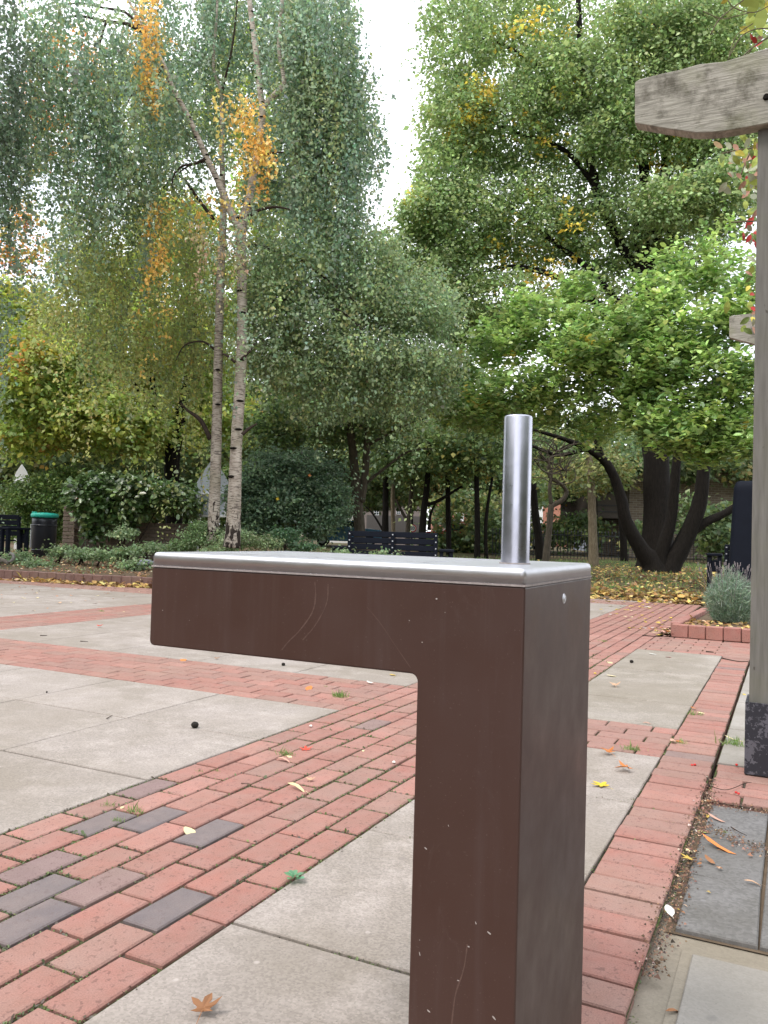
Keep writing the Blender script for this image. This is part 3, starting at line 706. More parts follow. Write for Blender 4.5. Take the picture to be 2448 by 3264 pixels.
def ground_leaf(px, py, kind, curl, size, colr, label=None, rz=None, group=None, z=0.0, name='fallen_leaf'):
    p = G(px, py, z); o = bpy.data.objects.new(name, LEAF[(kind, curl)])
    s = size * ppm(np.dot(p - CP, CF)) / 2; o.scale = (s, s, s * .8)
    o.location = V(p + np.array([0, 0, .0015 + (.25 * s if curl == 2 else .05 * s)]))
    tl = .35 if (curl >= 1 and size > 40) else .1; o.rotation_euler = (random.uniform(.3, 1) * tl, random.uniform(-.1, .1), random.uniform(0, 6.28) if rz is None else rz)
    c = PAL[colr]; j = random.uniform(.85, 1.12); o.color = (c[0] * j, c[1] * j, c[2] * j, 1)
    link(o); tag(o, label, 'leaf', group, 'thing'); return o
named = [
 (975, 2392, 'maple', 1, 62, 'red', 'bright red and orange maple leaf lying on the main brick path', .6),
 (605, 2655, 'oval', 1, 66, 'cream', 'pale cream crinkled leaf lying across a blue grey paver', 1.2),
 (945, 2517, 'lance', 2, 82, 'cream', 'curled cream leaf in the middle of the brick path', 1.35),
 (988, 2492, 'maple', 2, 46, 'tan', 'shrivelled tan leaf just behind the curled cream leaf', .4),
 (905, 2427, 'lance', 2, 56, 'pink', 'thin pinkish rolled leaf left of the red maple leaf', 1.4),
 (922, 2413, 'oval', 1, 30, 'cream', 'tiny cream leaf scrap beside a grass tuft on the path', .9),
 (985, 2196, 'oval', 1, 42, 'orange', 'orange brown leaf on the brick crossing left of the large grass tuft', .2),
 (585, 2105, 'oval', 1, 40, 'orange', 'orange leaf under the fountain arm on the far brick crossing', .5),
 (690, 2102, 'maple', 2, 26, 'brown', 'small curled brown leaf under the middle of the fountain arm', .5),
 (316, 1999, 'maple', 2, 30, 'red', 'bright red leaf alone on the pale slabs at far left', .5),
 (1920, 2507, 'maple', 0, 92, 'yellow', 'clean yellow maple leaf on the slab right of the fountain post', 1.0),
 (1998, 2458, 'maple', 2, 84, 'orange', 'dry curled orange brown maple leaf above the yellow one', 2.2),
 (1940, 2406, 'maple', 2, 76, 'orange', 'crumpled orange leaf on a dark slab below the brick strip', .9),
 (1960, 2190, 'maple', 2, 52, 'tan', 'dry tan leaf on the long slab bay right of the post', .4),
 (1943, 2113, 'oval', 1, 34, 'cream', 'cream leaf lying on the right edge of the brick path', .5),
 (1897, 2147, 'oval', 0, 16, 'yellow', 'tiny yellow leaf close to the right side of the fountain post', .5),
 (1950, 2156, 'oval', 0, 34, 'cream', 'pale yellow leaf stuck on the joint beside the slab bay', 1.7),
 (2132, 2096, 'oval', 1, 22, 'red', 'small red leaf on the slab bay before the planter', 1.7),
 (2081, 2086, 'oval', 0, 26, 'white', 'small whitish leaf at the top of the slab bay', 1.5),
 (2290, 2704, 'lance', 1, 118, 'orange', 'long serrated orange brown leaf lying on the dark granite flag', 1.15),
 (2196, 2738, 'maple', 1, 66, 'gold', 'golden yellow lobed leaf on the step beside the header bricks', 2.5),
 (2199, 2714, 'oval', 0, 42, 'cream', 'pale cream oval leaf on top of the golden lobed leaf', 1.4),
 (2134, 2903, 'oval', 1, 56, 'white', 'almost white leaf at the lower corner of the granite flag', .4),
 (2284, 2614, 'lance', 1, 66, 'pink', 'pinkish lance shaped leaf on the upper granite flag', 1.0),
 (2252, 2600, 'oval', 1, 32, 'gold', 'golden folded leaf next to the pinkish lance leaf', .3),
 (2218, 2651, 'oval', 0, 24, 'white', 'small white petal like leaf in the dark gap', .3),
 (2240, 2654, 'oval', 0, 30, 'lime', 'small yellow green oval leaf in the dark gap', 1.5),
 (2262, 2750, 'oval', 2, 44, 'brown', 'curled brown leaf in the soil by the lower granite flag', .9),
 (2398, 2818, 'lance', 2, 52, 'tan', 'rolled tan leaf on the large dark granite flag', 1.4),
 (2150, 3232, 'lance', 2, 74, 'brown', 'reddish brown leaf with stalk on the pale mortar at the bottom', 2.4),
 (2340, 2361, 'lance', 1, 60, 'cream', 'long cream leaf touching the black sleeve of the post', 1.4),
 (2372, 2214, 'oval', 1, 18, 'yellow', 'bright yellow leaf on the header bricks beside the timber post', .3),
 (2258, 2556, 'maple', 1, 34, 'brown', 'flat reddish brown leaf scrap on the header bricks', .3),
 (2165, 2365, 'oval', 1, 32, 'orange', 'orange leaf beside a grass tuft on the header bricks', 1.3),
 (2145, 2368, 'oval', 2, 36, 'pink', 'pinkish curled leaf at the corner of the brick strip', .3),
 (2212, 2262, 'oval', 2, 26, 'orange', 'curled orange leaf in the mossy corner of the slab bay', .9),
 (2235, 2274, 'oval', 0, 26, 'cream', 'cream leaf on the header bricks beside the mossy corner', 1.3),
 (2062, 2308, 'lance', 2, 30, 'pink', 'thin pinkish leaf on the edge of the brick strip', 1.3),
 (420, 1867, 'oval', 0, 24, 'lime', 'lime green leaf on the far paving by the kerb', 1.3),
 (435, 1866, 'oval', 2, 22, 'orange', 'crumpled orange leaf against the far kerb', .3),
 (648, 3236, 'maple', 2, 150, 'brown', 'russet leaf cut off by the bottom edge of the picture', .3),
 (1180, 2181, 'oval', 2, 30, 'white', 'crinkled whitish leaf at the slab corner left of the post', 1.3),
 (1252, 2153, 'oval', 0, 28, 'gold', 'soft yellow leaf on the slab under the arm near the post', 1.3),
 (1158, 2394, 'oval', 1, 16, 'cream', 'tiny cream leaf on the brick path left of the post', .3),
 (1255, 2434, 'oval', 2, 22, 'white', 'small upright white leaf on the bricks close to the post', .3),
 (390, 2575, 'oval', 1, 22, 'cream', 'tiny cream leaf above the two blue grey pavers', .3),
 (990, 2318, 'oval', 2, 20, 'white', 'small crumpled white scrap on the mauve paver', .3),
 (190, 1925, 'oval', 2, 20, 'tan', 'small curled tan leaf on the far left slabs', .3),
 (50, 1853, 'oval', 2, 26, 'pink', 'pale pink leaf heap by the kerb at far left', .3),
]
for q in named: ground_leaf(q[0], q[1], q[2], q[3], q[4], q[5], q[6], q[7], z=(-.014 if (q[0] > 2150 and q[1] > 2560 and q[1] < 2850 and not 'header' in q[6]) else (-.03 if q[1] > 3200 and q[0] > 2000 else 0.0)))
for i in range(34):
    t_ = random.random(); px = 2150 + 80 * (1 - t_) + random.gauss(0, 12) + (random.random() ** 2 * 160 if random.random() < .5 else 0); py = 2560 + 360 * t_
    ground_leaf(px, py, random.choice(('oval', 'lance', 'maple')), 2, random.uniform(12, 26), (cl := random.choices(('brown', 'tan', 'gold'), (5, 3, 1))[0]), 'small crumpled %s leaf scrap in the soil beside the header bricks' % cl, None, 'leaf scraps beside the granite flags', z=-.012)
# leaf pile at planter corner
for i in range(26):
    px, py = 2125 + random.gauss(0, 26), 2012 + random.gauss(0, 11)
    if px > 2150 and py < 2030: px = 2150 - random.random() * 40
    ground_leaf(px, py, random.choice(('maple', 'oval', 'lance')), random.choice((1, 2)), random.uniform(18, 34), random.choice(('tan', 'pink', 'cream', 'orange', 'gold')), 'dry leaf in the heap drifted against the planter corner', None, 'leaves heaped at the planter corner', random.uniform(0, .03))
for i in range(110):
    px = 1890 + 400 * random.random() ** .8; py = 1912 + 100 * random.random() ** 1.6 * (1 if px > 2000 else .6)
    if px > 2130 + max(0, (2000 - py)) * .5: px = 2120 - random.random() * 120
    ground_leaf(px, py, random.choice(('oval', 'maple')), random.choice((0, 1)), random.uniform(12, 22), (cl := random.choices(('yellow', 'cream', 'gold', 'white'), (5, 3, 3, 1))[0]), 'small %s leaf on the far paving, %s' % (dict(yellow='bright yellow', cream='cream coloured', gold='dull gold', white='whitish')[cl], 'near the planter' if px > 2080 else ('between planter and fountain' if px > 1980 else 'close to the fountain post')), None, 'yellow leaves scattered over the far brick path')
for i in range(60):
    px = random.random() ** 1.3 * 470; py = 1853 + random.random() ** 2 * 90 + px * .05
    ground_leaf(px, py, random.choice(('oval', 'maple')), random.choice((1, 2)), random.uniform(9, 17), (cl := random.choices(('pink', 'orange', 'tan', 'brown', 'cream'), (3, 2, 3, 3, 2))[0]), 'small %s dry leaf by the far kerb, %s' % (cl, 'at far left' if px < 230 else 'near the fountain'), None, 'dry leaves scattered before the far kerb')

# ================================================================== trees
BIR = [(.155, .225, .155, 5), (.190, .250, .140, 4), (.125, .185, .135, 4), (.24, .275, .12, 2), (.22, .29, .21, 1.5)]
BIR_OL = [(.24, .265, .095, 5), (.19, .24, .10, 4), (.30, .29, .09, 3), (.16, .21, .11, 2)]
BIR_DK = [(.10, .14, .090, 4), (.12, .165, .10, 3), (.08, .11, .075, 2)]
GOLD = [(.50, .34, .09, 5), (.42, .26, .07, 3), (.45, .38, .12, 2)]
BEIGE = [(.35, .30, .17, 3), (.40, .27, .18, 1), (.22, .24, .12, 3)]
MAP = [(.25, .31, .075, 5), (.31, .33, .07, 3), (.18, .27, .08, 4), (.38, .30, .06, .6), (.42, .18, .05, .15)]
MAP_OR = [(.42, .16, .05, 3), (.34, .22, .05, 3), (.20, .20, .05, 3)]
MAG = [(.27, .39, .12, 5), (.35, .47, .15, 4), (.19, .29, .10, 3), (.13, .21, .09, 2.5), (.6, .45, .08, .06)]
LIM = [(.18, .25, .105, 5), (.21, .28, .11, 4), (.26, .32, .12, 2), (.13, .19, .09, 3)]
LIMY = [(.60, .45, .07, 3), (.50, .42, .09, 2), (.16, .20, .05, 1)]
DRK = [(.08, .125, .055, 5), (.11, .15, .06, 3), (.13, .15, .06, 1), (.18, .16, .05, .3)]
LAU = [(.085, .145, .045, 4), (.12, .19, .06, 3), (.05, .09, .035, 3), (.20, .22, .08, .6)]

# --- birches
b1 = thing('birch_tree', onground(682, 15.6, True), 'slimmer greyish birch stem with long hanging sprays, left of the white barked one', 'tree')
bm = bmesh.new()
limb(bm, [(676, 1745), (682, 1640), (690, 1400), (697, 1093), (705, 829), (712, 678), (708, 527), (705, 301), (680, 215), (690, 60), (700, -150)], 15.6, [42, 37, 33, 28, 25, 21, 17, 13, 10, 8, 5], 10, .03)
wobj('trunk', bm, M_birch, b1)
bm = bmesh.new(); limb(bm, [(682, 700), (625, 625), (590, 575), (558, 561), (520, 600)], 15.6, [12, 11, 9, 7, 4], 6); wobj('branch', bm, M_twig, b1)
bm = bmesh.new(); limb(bm, [(670, 1400), (640, 1340), (600, 1310), (575, 1285)], 15.6, [16, 14, 9, 5], 6); wobj('branch', bm, M_twig, b1)
bm = bmesh.new(); limb(bm, [(700, 320), (740, 150), (760, -40)], 15.6, [8, 6, 4], 6); wobj('branch', bm, M_twig, b1)
bm = bmesh.new(); limb(bm, [(558, 561), (600, 530), (655, 515)], 15.6, [4, 6, 8], 6); wobj('branch', bm, M_twig, b1)
bm = bmesh.new(); limb(bm, [(700, 1130), (650, 1090), (590, 1100), (560, 1150)], 15.6, [9, 7, 5, 3], 6); wobj('branch', bm, M_twig, b1)
b2 = thing('birch_tree', onground(745, 14.6, True), 'white barked birch with black fissures at its foot, forking into two pale limbs', 'tree')
bm = bmesh.new()
limb(bm, [(738, 1745), (744, 1670), (752, 1450), (762, 1280), (770, 1130), (772, 980), (770, 820), (769, 720), (790, 655), (810, 543), (836, 377), (829, 286), (814, 151), (795, 0), (780, -200)], 14.6, [58, 47, 38, 36, 34, 32, 32, 36, 27, 23, 22, 20, 18, 16, 10], 12, .03)
limb(bm, [(768, 730), (740, 685), (693, 573), (656, 497), (603, 377), (550, 279), (520, 203), (452, 83), (400, -20)], 14.6, [30, 26, 21, 19, 16, 16, 15, 11, 8], 10, .03)
limb(bm, [(838, 345), (850, 328), (897, 279), (905, 249), (889, 151), (900, 0), (905, -150)], 14.6, [20, 19, 17, 14, 13, 12, 9], 10, .03)
wobj('trunk', bm, M_birch, b2)
bm = bmesh.new(); limb(bm, [(452, 100), (400, 75), (339, 68), (260, 52), (203, 58), (150, 90)], 14.4, [12, 11, 9, 8, 6, 3], 6); wobj('branch', bm, M_twig, b2)
bm = bmesh.new(); limb(bm, [(340, 66), (325, 110), (318, 150), (320, 190)], 14.4, [9, 8, 6, 4], 6); wobj('branch', bm, M_twig, b2)
bm = bmesh.new(); limb(bm, [(450, 90), (400, 40), (330, 25), (260, 10), (200, 15)], 14.6, [11, 9, 7, 6, 4], 6); wobj('branch', bm, M_twig, b2)
bm = bmesh.new(); limb(bm, [(791, 690), (830, 668), (880, 660), (925, 668)], 14.4, [12, 10, 8, 4], 6); wobj('branch', bm, M_twig, b2)
bm = bmesh.new(); limb(bm, [(655, 505), (620, 522), (580, 530), (553, 560), (548, 600)], 14.4, [10, 8, 7, 6, 3], 6); wobj('branch', bm, M_twig, b2)
bm = bmesh.new(); limb(bm, [(815, 500), (860, 488), (905, 485)], 14.4, [10, 7, 4], 6); wobj('branch', bm, M_twig, b2)
bm = bmesh.new(); limb(bm, [(770, 1145), (795, 1120), (820, 1085)], 14.4, [10, 8, 3], 6); wobj('branch', bm, M_twig, b2)
bm = bmesh.new(); limb(bm, [(772, 1385), (795, 1365), (820, 1350)], 14.4, [12, 10, 4], 6); wobj('branch', bm, M_twig, b2)
bm = bmesh.new(); limb(bm, [(750, 1155), (725, 1135), (710, 1128)], 14.4, [10, 9, 5], 6); wobj('branch', bm, M_twig, b2)
bm = bmesh.new(); limb(bm, [(775, 780), (850, 790), (960, 830), (1060, 905), (1130, 960)], 15.0, [12, 11, 9, 7, 3], 6); wobj('branch', bm, M_twig, b2)
bm = bmesh.new(); limb(bm, [(780, 990), (880, 960), (1000, 960), (1100, 1000), (1160, 1060)], 15.0, [12, 11, 9, 6, 3], 6); wobj('branch', bm, M_twig, b2)
bm = bmesh.new(); limb(bm, [(990, 490), (1010, 510), (1040, 560), (1052, 625)], 15.2, [8, 8, 6, 3], 6); wobj('branch', bm, M_twig, b2)
bm = bmesh.new(); limb(bm, [(520, 210), (480, 265), (430, 290), (405, 330)], 14.4, [8, 7, 5, 3], 6); wobj('branch', bm, M_twig, b2)
# dark branch scars (proud collars) on the pale stems
for (px, py, wv) in [(769, 700, 40), (829, 286, 22), (822, 250, 22), (815, 210, 22), (836, 377, 26), (833, 330, 24), (810, 545, 27), (790, 655, 30), (693, 573, 24), (656, 497, 23), (630, 440, 20), (603, 377, 20), (762, 1280, 41), (757, 1370, 42), (768, 1150, 39), (755, 1240, 20), (750, 1430, 42), (746, 1520, 44), (772, 1000, 36), (772, 930, 36), (700, 1180, 30), (700, 1290, 32), (806, 100, 20), (800, 40, 19), (709, 640, 20), (708, 560, 20)]:
    p = P(px + random.uniform(-6, 6), py, 14.6 if px > 720 or py < 600 else 15.5); r_ = wv * ppm(14.6) / 2
    bm = bmesh.new(); bmesh.ops.create_uvsphere(bm, u_segments=8, v_segments=5, radius=1, matrix=Matrix.Translation(V(p - CF * r_ * .55)) @ Matrix.Diagonal((r_ * .62, r_ * .62, r_ * .22, 1))); wobj('branch_scar', bm, M_bark_dark, b2 if px > 720 or py < 600 else b1)
strands(b2, [(250, 120, 14.0, 190, 170, 1.0, .75), (560, 60, 15.8, 170, 170, 1.0, .8), (820, 30, 16.4, 200, 170, 1.0, 1.3), (1010, 60, 15.2, 150, 190, 1.2, 1.7), (1030, 290, 15.2, 140, 150, 1.0, 1.3), (1130, 330, 15.4, 85, 190, .8, .9),
             (620, 300, 16.0, 170, 200, 1.0, .7), (420, 330, 14.5, 180, 200, 1.2, 1.0), (900, 480, 16.0, 140, 140, .8, .7), (1040, 590, 15.4, 120, 130, 1.0, .6)], 95, 1.2, .025, .072, BIR, sway=.2)
strands(b2, [(200, 360, 14.2, 170, 140, 1.2, .8), (340, 560, 14.6, 190, 150, 1.2, .9), (80, 200, 13.8, 130, 200, 1.0, .7)], 60, 1.15, .025, .07, BIR_DK + BIR, sway=.2)
strands(b2, [(-10, 120, 12.6, 90, 330, .8, 1.2), (20, 480, 12.8, 50, 200, .6, .6)], 80, 1.5, .022, .066, BIR_DK, sway=.2)
strands(b1, [(420, 640, 16.2, 240, 200, 1.2, 1.1), (600, 850, 16.9, 190, 160, .9, .8), (330, 950, 15.6, 220, 170, 1.2, 1.0), (640, 1080, 16.9, 150, 120, .8, .5), (250, 760, 15.6, 140, 120, 1.0, .5)], 90, 1.1, .026, .068, BIR_OL, sway=.2)
strands(b2, [(480, 60, 14.0, 24, 110, .2, .5), (478, 230, 14.0, 22, 50, .2, .25), (755, 330, 14.0, 70, 45, .4, .45), (815, 420, 14.0, 55, 70, .3, .45), (840, 470, 14.0, 26, 40, .2, .2), (700, 630, 14.2, 60, 30, .3, .12)], 44, .55, .026, .072, GOLD, name='golden_foliage')
strands(b1, [(520, 690, 14.6, 42, 50, .3, .45), (510, 800, 14.6, 30, 60, .3, .4), (560, 640, 14.6, 50, 20, .3, .15), (480, 1010, 15, 90, 120, .5, .12), (620, 630, 14.4, 40, 15, .2, .1)], 38, .55, .028, .07, GOLD, name='golden_foliage')
strands(b1, [(680, 740, 14.2, 90, 40, .3, .5), (740, 790, 14.2, 60, 50, .3, .3)], 44, .6, .03, .062, BEIGE, name='withered_foliage')
crown(b2, [(970, 880, 15.4, 170, 110, 1.1, .9), (870, 990, 15.2, 110, 110, .9, .7), (1010, 1040, 15.6, 150, 70, 1.1, .8), (1150, 960, 15.8, 140, 80, 1.1, .8), (1290, 1010, 16, 120, 60, 1.0, .6), (1120, 1130, 15.6, 170, 60, 1.1, .8), (1320, 1150, 16, 120, 70, 1.0, .6), (960, 1190, 15.6, 150, 60, 1.0, .6), (1410, 1000, 16.2, 70, 90, .8, .3), (1380, 1260, 17, 90, 50, .9, .35), (1200, 850, 16, 110, 50, 1.0, .4), (1100, 770, 16, 130, 60, 1.0, .45), (1230, 1250, 16, 150, 50, 1.0, .45), (1420, 1170, 16.4, 60, 50, .8, .2), (850, 1120, 15.4, 110, 60, .9, .4), (1330, 930, 16.3, 70, 40, .8, .2), (1060, 1290, 16, 130, 45, 1, .35)],
      230, 26, .22, .068, [(.19, .26, .145, 5), (.23, .29, .14, 4), (.15, .215, .13, 3), (.27, .30, .12, 2)], flat=1.0, up=.5, droop=.7, name='low_foliage')

crown(b2, [(250, 120, 14.0, 190, 170, 1.0, .5), (560, 60, 15.8, 170, 170, 1.0, .8), (820, 60, 16.4, 200, 200, 1.0, 1.2), (1010, 120, 15.6, 150, 220, 1.2, 1.4), (1030, 350, 15.6, 140, 180, 1.0, 1.2), (1150, 420, 15.8, 70, 200, .8, .4), (620, 330, 16.0, 170, 200, 1.0, .8), (420, 330, 14.8, 180, 200, 1.2, .9), (900, 480, 16.0, 140, 160, .8, .7), (1040, 620, 15.8, 130, 150, 1.0, .8), (200, 420, 14.6, 170, 150, 1.2, .3), (340, 600, 15, 190, 130, 1.2, .4)],
      170, 20, .20, .068, BIR, flat=1.5, up=.3, droop=1.0, name='clustered_foliage')
crown(b1, [(420, 700, 16.4, 240, 200, 1.2, 1.0), (600, 850, 16.9, 190, 160, .9, .7), (330, 980, 15.9, 220, 170, 1.0, .9), (640, 1080, 16.9, 150, 140, .8, .6), (820, 700, 17, 120, 160, .9, .6), (500, 1200, 17, 200, 120, .9, .7)],
      170, 20, .20, .066, BIR_OL, flat=1.5, up=.3, droop=1.0, name='clustered_foliage')
strands(b2, [(950, 780, 15.4, 160, 120, 1, 1), (1150, 800, 15.8, 150, 110, 1, 1), (1300, 900, 16, 110, 110, 1, .8), (1020, 1000, 15.5, 180, 120, 1, .9), (1250, 1080, 16, 170, 100, 1, .8), (1400, 980, 16.2, 60, 110, .8, .35), (870, 900, 15.2, 110, 130, .8, .6), (1120, 1180, 15.8, 170, 70, 1, .6), (1320, 1220, 16.4, 120, 60, 1, .4)],
      75, .7, .026, .068, [(.20, .27, .15, 5), (.24, .29, .13, 3), (.16, .22, .13, 3)], sway=.2, name='hanging_foliage')
strands(b2, [(720, 700, 14.0, 130, 260, .3, .5), (760, 1080, 14.0, 80, 160, .3, .3), (640, 420, 14.0, 120, 160, .3, .3), (860, 150, 14.0, 110, 160, .3, .4), (560, 180, 14.0, 90, 150, .3, .3)],
      40, .6, .030, .066, BIR, sway=.2, name='veiling_foliage')
# --- maple with autumn tints behind the birches
mp = thing('maple_tree', onground(556, 22, True), 'yellow green maple with orange tinges and a dark forked trunk behind the laurel', 'tree')
bm = bmesh.new(); limb(bm, [(555, 1700), (552, 1600), (548, 1500), (556, 1400), (575, 1330), (600, 1200), (620, 1000)], 22, [58, 50, 48, 50, 40, 28, 18], 10)
limb(bm, [(552, 1420), (530, 1340), (480, 1200), (430, 1000)], 22, [40, 32, 22, 14], 8); limb(bm, [(545, 1350), (400, 1200), (250, 1080), (120, 1000)], 22, [18, 14, 11, 6], 6)
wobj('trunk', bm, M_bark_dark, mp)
crown(mp, [(180, 1180, 21, 210, 160, 1.8, 1.3), (330, 1330, 21, 200, 120, 1.6, 1.1), (90, 1350, 21, 150, 100, 1.6, .7), (60, 1040, 22, 140, 160, 1.8, .8), (430, 1080, 22.5, 200, 170, 1.8, 1.1), (620, 1190, 23, 150, 150, 1.6, .7), (480, 1380, 22, 110, 70, 1.2, .4), (700, 1330, 23, 130, 90, 1.4, .5), (380, 880, 23, 160, 90, 1.6, .5), (560, 760, 24, 150, 150, 1.6, .6), (700, 960, 24, 160, 150, 1.6, .7), (900, 700, 25, 160, 200, 1.6, .7), (800, 300, 25, 200, 220, 1.6, .7), (470, 350, 25, 180, 220, 1.6, .5)],
      185, 44, .42, .135, MAP, flat=.5, up=.7)
crown(mp, [(230, 200, 24, 100, 110, 1.2, .5), (90, 420, 24, 80, 160, 1.0, .5), (70, 760, 23, 70, 130, 1.0, .5), (180, 420, 24, 90, 90, 1, .3), (110, 1180, 20, 60, 90, .8, .25)], 90, 20, .34, .13, MAP_OR, name='orange_foliage')
# --- green trees filling the centre
def midtree(px, t, stem, widths, blobs, label, pal=DRK, per=60, nl=34, rc=.5, sz=.17, bark=M_bark_mid, base=None, extra=()):
    r = thing('park_tree', onground(px, t), label, 'tree', 'trees standing across the park')
    bm = bmesh.new(); limb(bm, stem, t, widths, 8)
    wobj('trunk', bm, bark, r)
    for L, w_ in extra: bm = bmesh.new(); limb(bm, L, t, w_, 6); wobj('branch', bm, bark, r)
    crown(r, blobs, per, nl, rc, sz, pal, name='crown'); return r
midtree(1146, 19, [(1146, 1800), (1146, 1690), (1136, 1560), (1122, 1420), (1104, 1280), (1090, 1100)], [44, 38, 33, 27, 22, 14],
        [(980, 1330, 19.5, 190, 90, 1.5, 1.2), (1180, 1330, 19.5, 170, 90, 1.5, 1.2), (1080, 1180, 20, 200, 110, 1.5, 1.0), (860, 1400, 19.5, 110, 70, 1.2, .5)], 'grey forked tree with wide thin branches just left of the bench back', [(.075, .12, .04, 4), (.11, .16, .05, 3), (.15, .17, .05, 1), (.05, .09, .04, 3)], 95, 40, .40, .10,
        extra=[([(1150, 1600), (1165, 1500), (1172, 1360), (1190, 1300), (1260, 1250)], [30, 24, 18, 10, 5]), ([(1150, 1560), (1100, 1510), (1050, 1480), (990, 1470)], [14, 11, 8, 3]), ([(1172, 1420), (1260, 1370), (1330, 1340)], [10, 7, 3]), ([(1172, 1365), (1080, 1340), (960, 1370), (880, 1390)], [10, 8, 6, 3]), ([(1165, 1540), (1230, 1490), (1300, 1440), (1380, 1430)], [12, 9, 7, 3]), ([(1120, 1640), (1080, 1590), (1060, 1520), (1075, 1450)], [16, 13, 9, 5])])
MG = [(.09, .14, .05, 4), (.12, .17, .055, 3), (.18, .21, .06, 1.6), (.05, .09, .04, 1.5), (.26, .2, .05, .3)]
midtree(1228, 30, [(1228, 1780), (1228, 1680), (1230, 1560), (1232, 1400)], [24, 22, 20, 15], [(1230, 1440, 30, 120, 90, 2, 1)], 'thin dark trunk behind the left half of the bench', MG, 80, 30, .5, .16, M_bark_dark, extra=[([(1226, 1700), (1190, 1640), (1160, 1610)], [8, 6, 3])])
midtree(1255, 32, [(1258, 1780), (1254, 1690), (1252, 1600), (1256, 1420)], [16, 14, 14, 10], [(1270, 1380, 32, 110, 80, 2, 1)], 'pale slim trunk beside the thin dark trunk behind the bench', MG, 70, 30, .5, .16, M_bark_pale)
midtree(1300, 31, [(1300, 1780), (1300, 1690), (1306, 1620), (1314, 1520), (1312, 1400)], [18, 17, 14, 11, 8], [(1330, 1480, 31, 100, 60, 2, .8)], 'slanting grey tree splitting low down near the road sign', MG, 80, 30, .5, .15, M_bark_mid, extra=[([(1298, 1660), (1275, 1620), (1262, 1590)], [12, 9, 6])])
midtree(1348, 29, [(1345, 1790), (1347, 1690), (1352, 1620), (1362, 1540), (1366, 1400)], [28, 25, 22, 20, 15], [(1380, 1440, 29, 130, 90, 2, 1.1)], 'dark tree leaning right above the right half of the bench', MG, 90, 32, .5, .15, M_bark_dark, extra=[([(1360, 1610), (1400, 1595), (1440, 1570), (1490, 1540)], [12, 11, 9, 4]), ([(1368, 1690), (1372, 1640), (1390, 1600)], [12, 10, 5])])
midtree(1430, 30, [(1430, 1800), (1430, 1700), (1428, 1600), (1424, 1450)], [19, 18, 17, 13], [(1440, 1400, 30, 120, 90, 2, 1), (1500, 1490, 30, 90, 60, 2, .6)], 'straight dark trunk right of the bench', MG, 90, 32, .5, .15, M_bark_dark)
midtree(1520, 28, [(1520, 1800), (1522, 1700), (1520, 1600), (1518, 1450)], [22, 20, 18, 14], [(1530, 1430, 28, 120, 90, 2, 1.2)], 'dark trunk just left of the steel tube', MG, 90, 32, .5, .15, M_bark_dark, extra=[([(1550, 1780), (1548, 1680), (1556, 1600), (1570, 1520)], [14, 13, 11, 8])])
midtree(1715, 27, [(1722, 1820), (1718, 1720), (1706, 1640), (1700, 1540)], [34, 28, 26, 20], [(1720, 1560, 30, 90, 60, 2, .5)], 'dark trunk leaning left just right of the steel tube', MG, 80, 30, .5, .15, M_bark_dark)
# twisted bare tree
tw = thing('twisted_tree', onground(1738, 21), 'slender twisted tree with bare contorted branches right of the steel tube', 'tree')
bm = bmesh.new(); limb(bm, [(1736, 1812), (1742, 1760), (1750, 1690), (1756, 1620), (1760, 1612), (1790, 1595), (1806, 1570), (1790, 1545), (1752, 1520), (1750, 1480), (1775, 1440)], 21, [26, 24, 21, 20, 17, 16, 13, 12, 10, 8, 6], 8)
limb(bm, [(1758, 1612), (1752, 1560), (1758, 1510), (1745, 1470), (1715, 1440)], 21, [14, 12, 10, 7, 4], 7)
for i in range(46):
    a = random.uniform(-.4, 3.5); x, y = random.choice([(1790, 1545), (1752, 1510), (1760, 1480), (1775, 1440), (1745, 1470), (1800, 1500)]); L_ = [(x, y)]; wv = random.uniform(3, 7)
    for j in range(4):
        a += random.uniform(-.9, .9); st = random.uniform(18, 36); x += math.cos(a) * st; y -= abs(math.sin(a)) * st * .8; L_.append((x, y))
    limb(bm, L_, 21 + random.uniform(-.6, .6), [wv, wv * .8, wv * .6, wv * .45, wv * .3], 5, k=2)
wobj('trunk', bm, M_bark_mid, tw)
crown(tw, [(1800, 1460, 21.5, 150, 80, 1.2, .6)], 60, 14, .3, .11, [(.12, .15, .05, 3), (.2, .2, .07, 1)], name='sparse_leaves')
midtree(1893, 24, [(1893, 1830), (1891, 1760), (1889, 1680), (1886, 1600), (1880, 1480), (1870, 1400)], [36, 31, 28, 26, 22, 16], [(1850, 1520, 25, 120, 60, 1.6, .9), (1930, 1500, 25, 80, 60, 1.6, .6)], 'mottled pale trunk left of the big dark trunk', [(.09, .12, .04, 4), (.16, .15, .045, 2), (.22, .18, .05, .8)], 70, 26, .4, .12, M_bark_pale)
midtree(1985, 30, [(1990, 1800), (1985, 1700), (1975, 1600), (1965, 1500)], [26, 22, 20, 16], [(1960, 1480, 31, 90, 50, 2, .5)], 'thin dark trunk in front of the white shop front', MG, 60, 26, .5, .15, M_bark_dark)

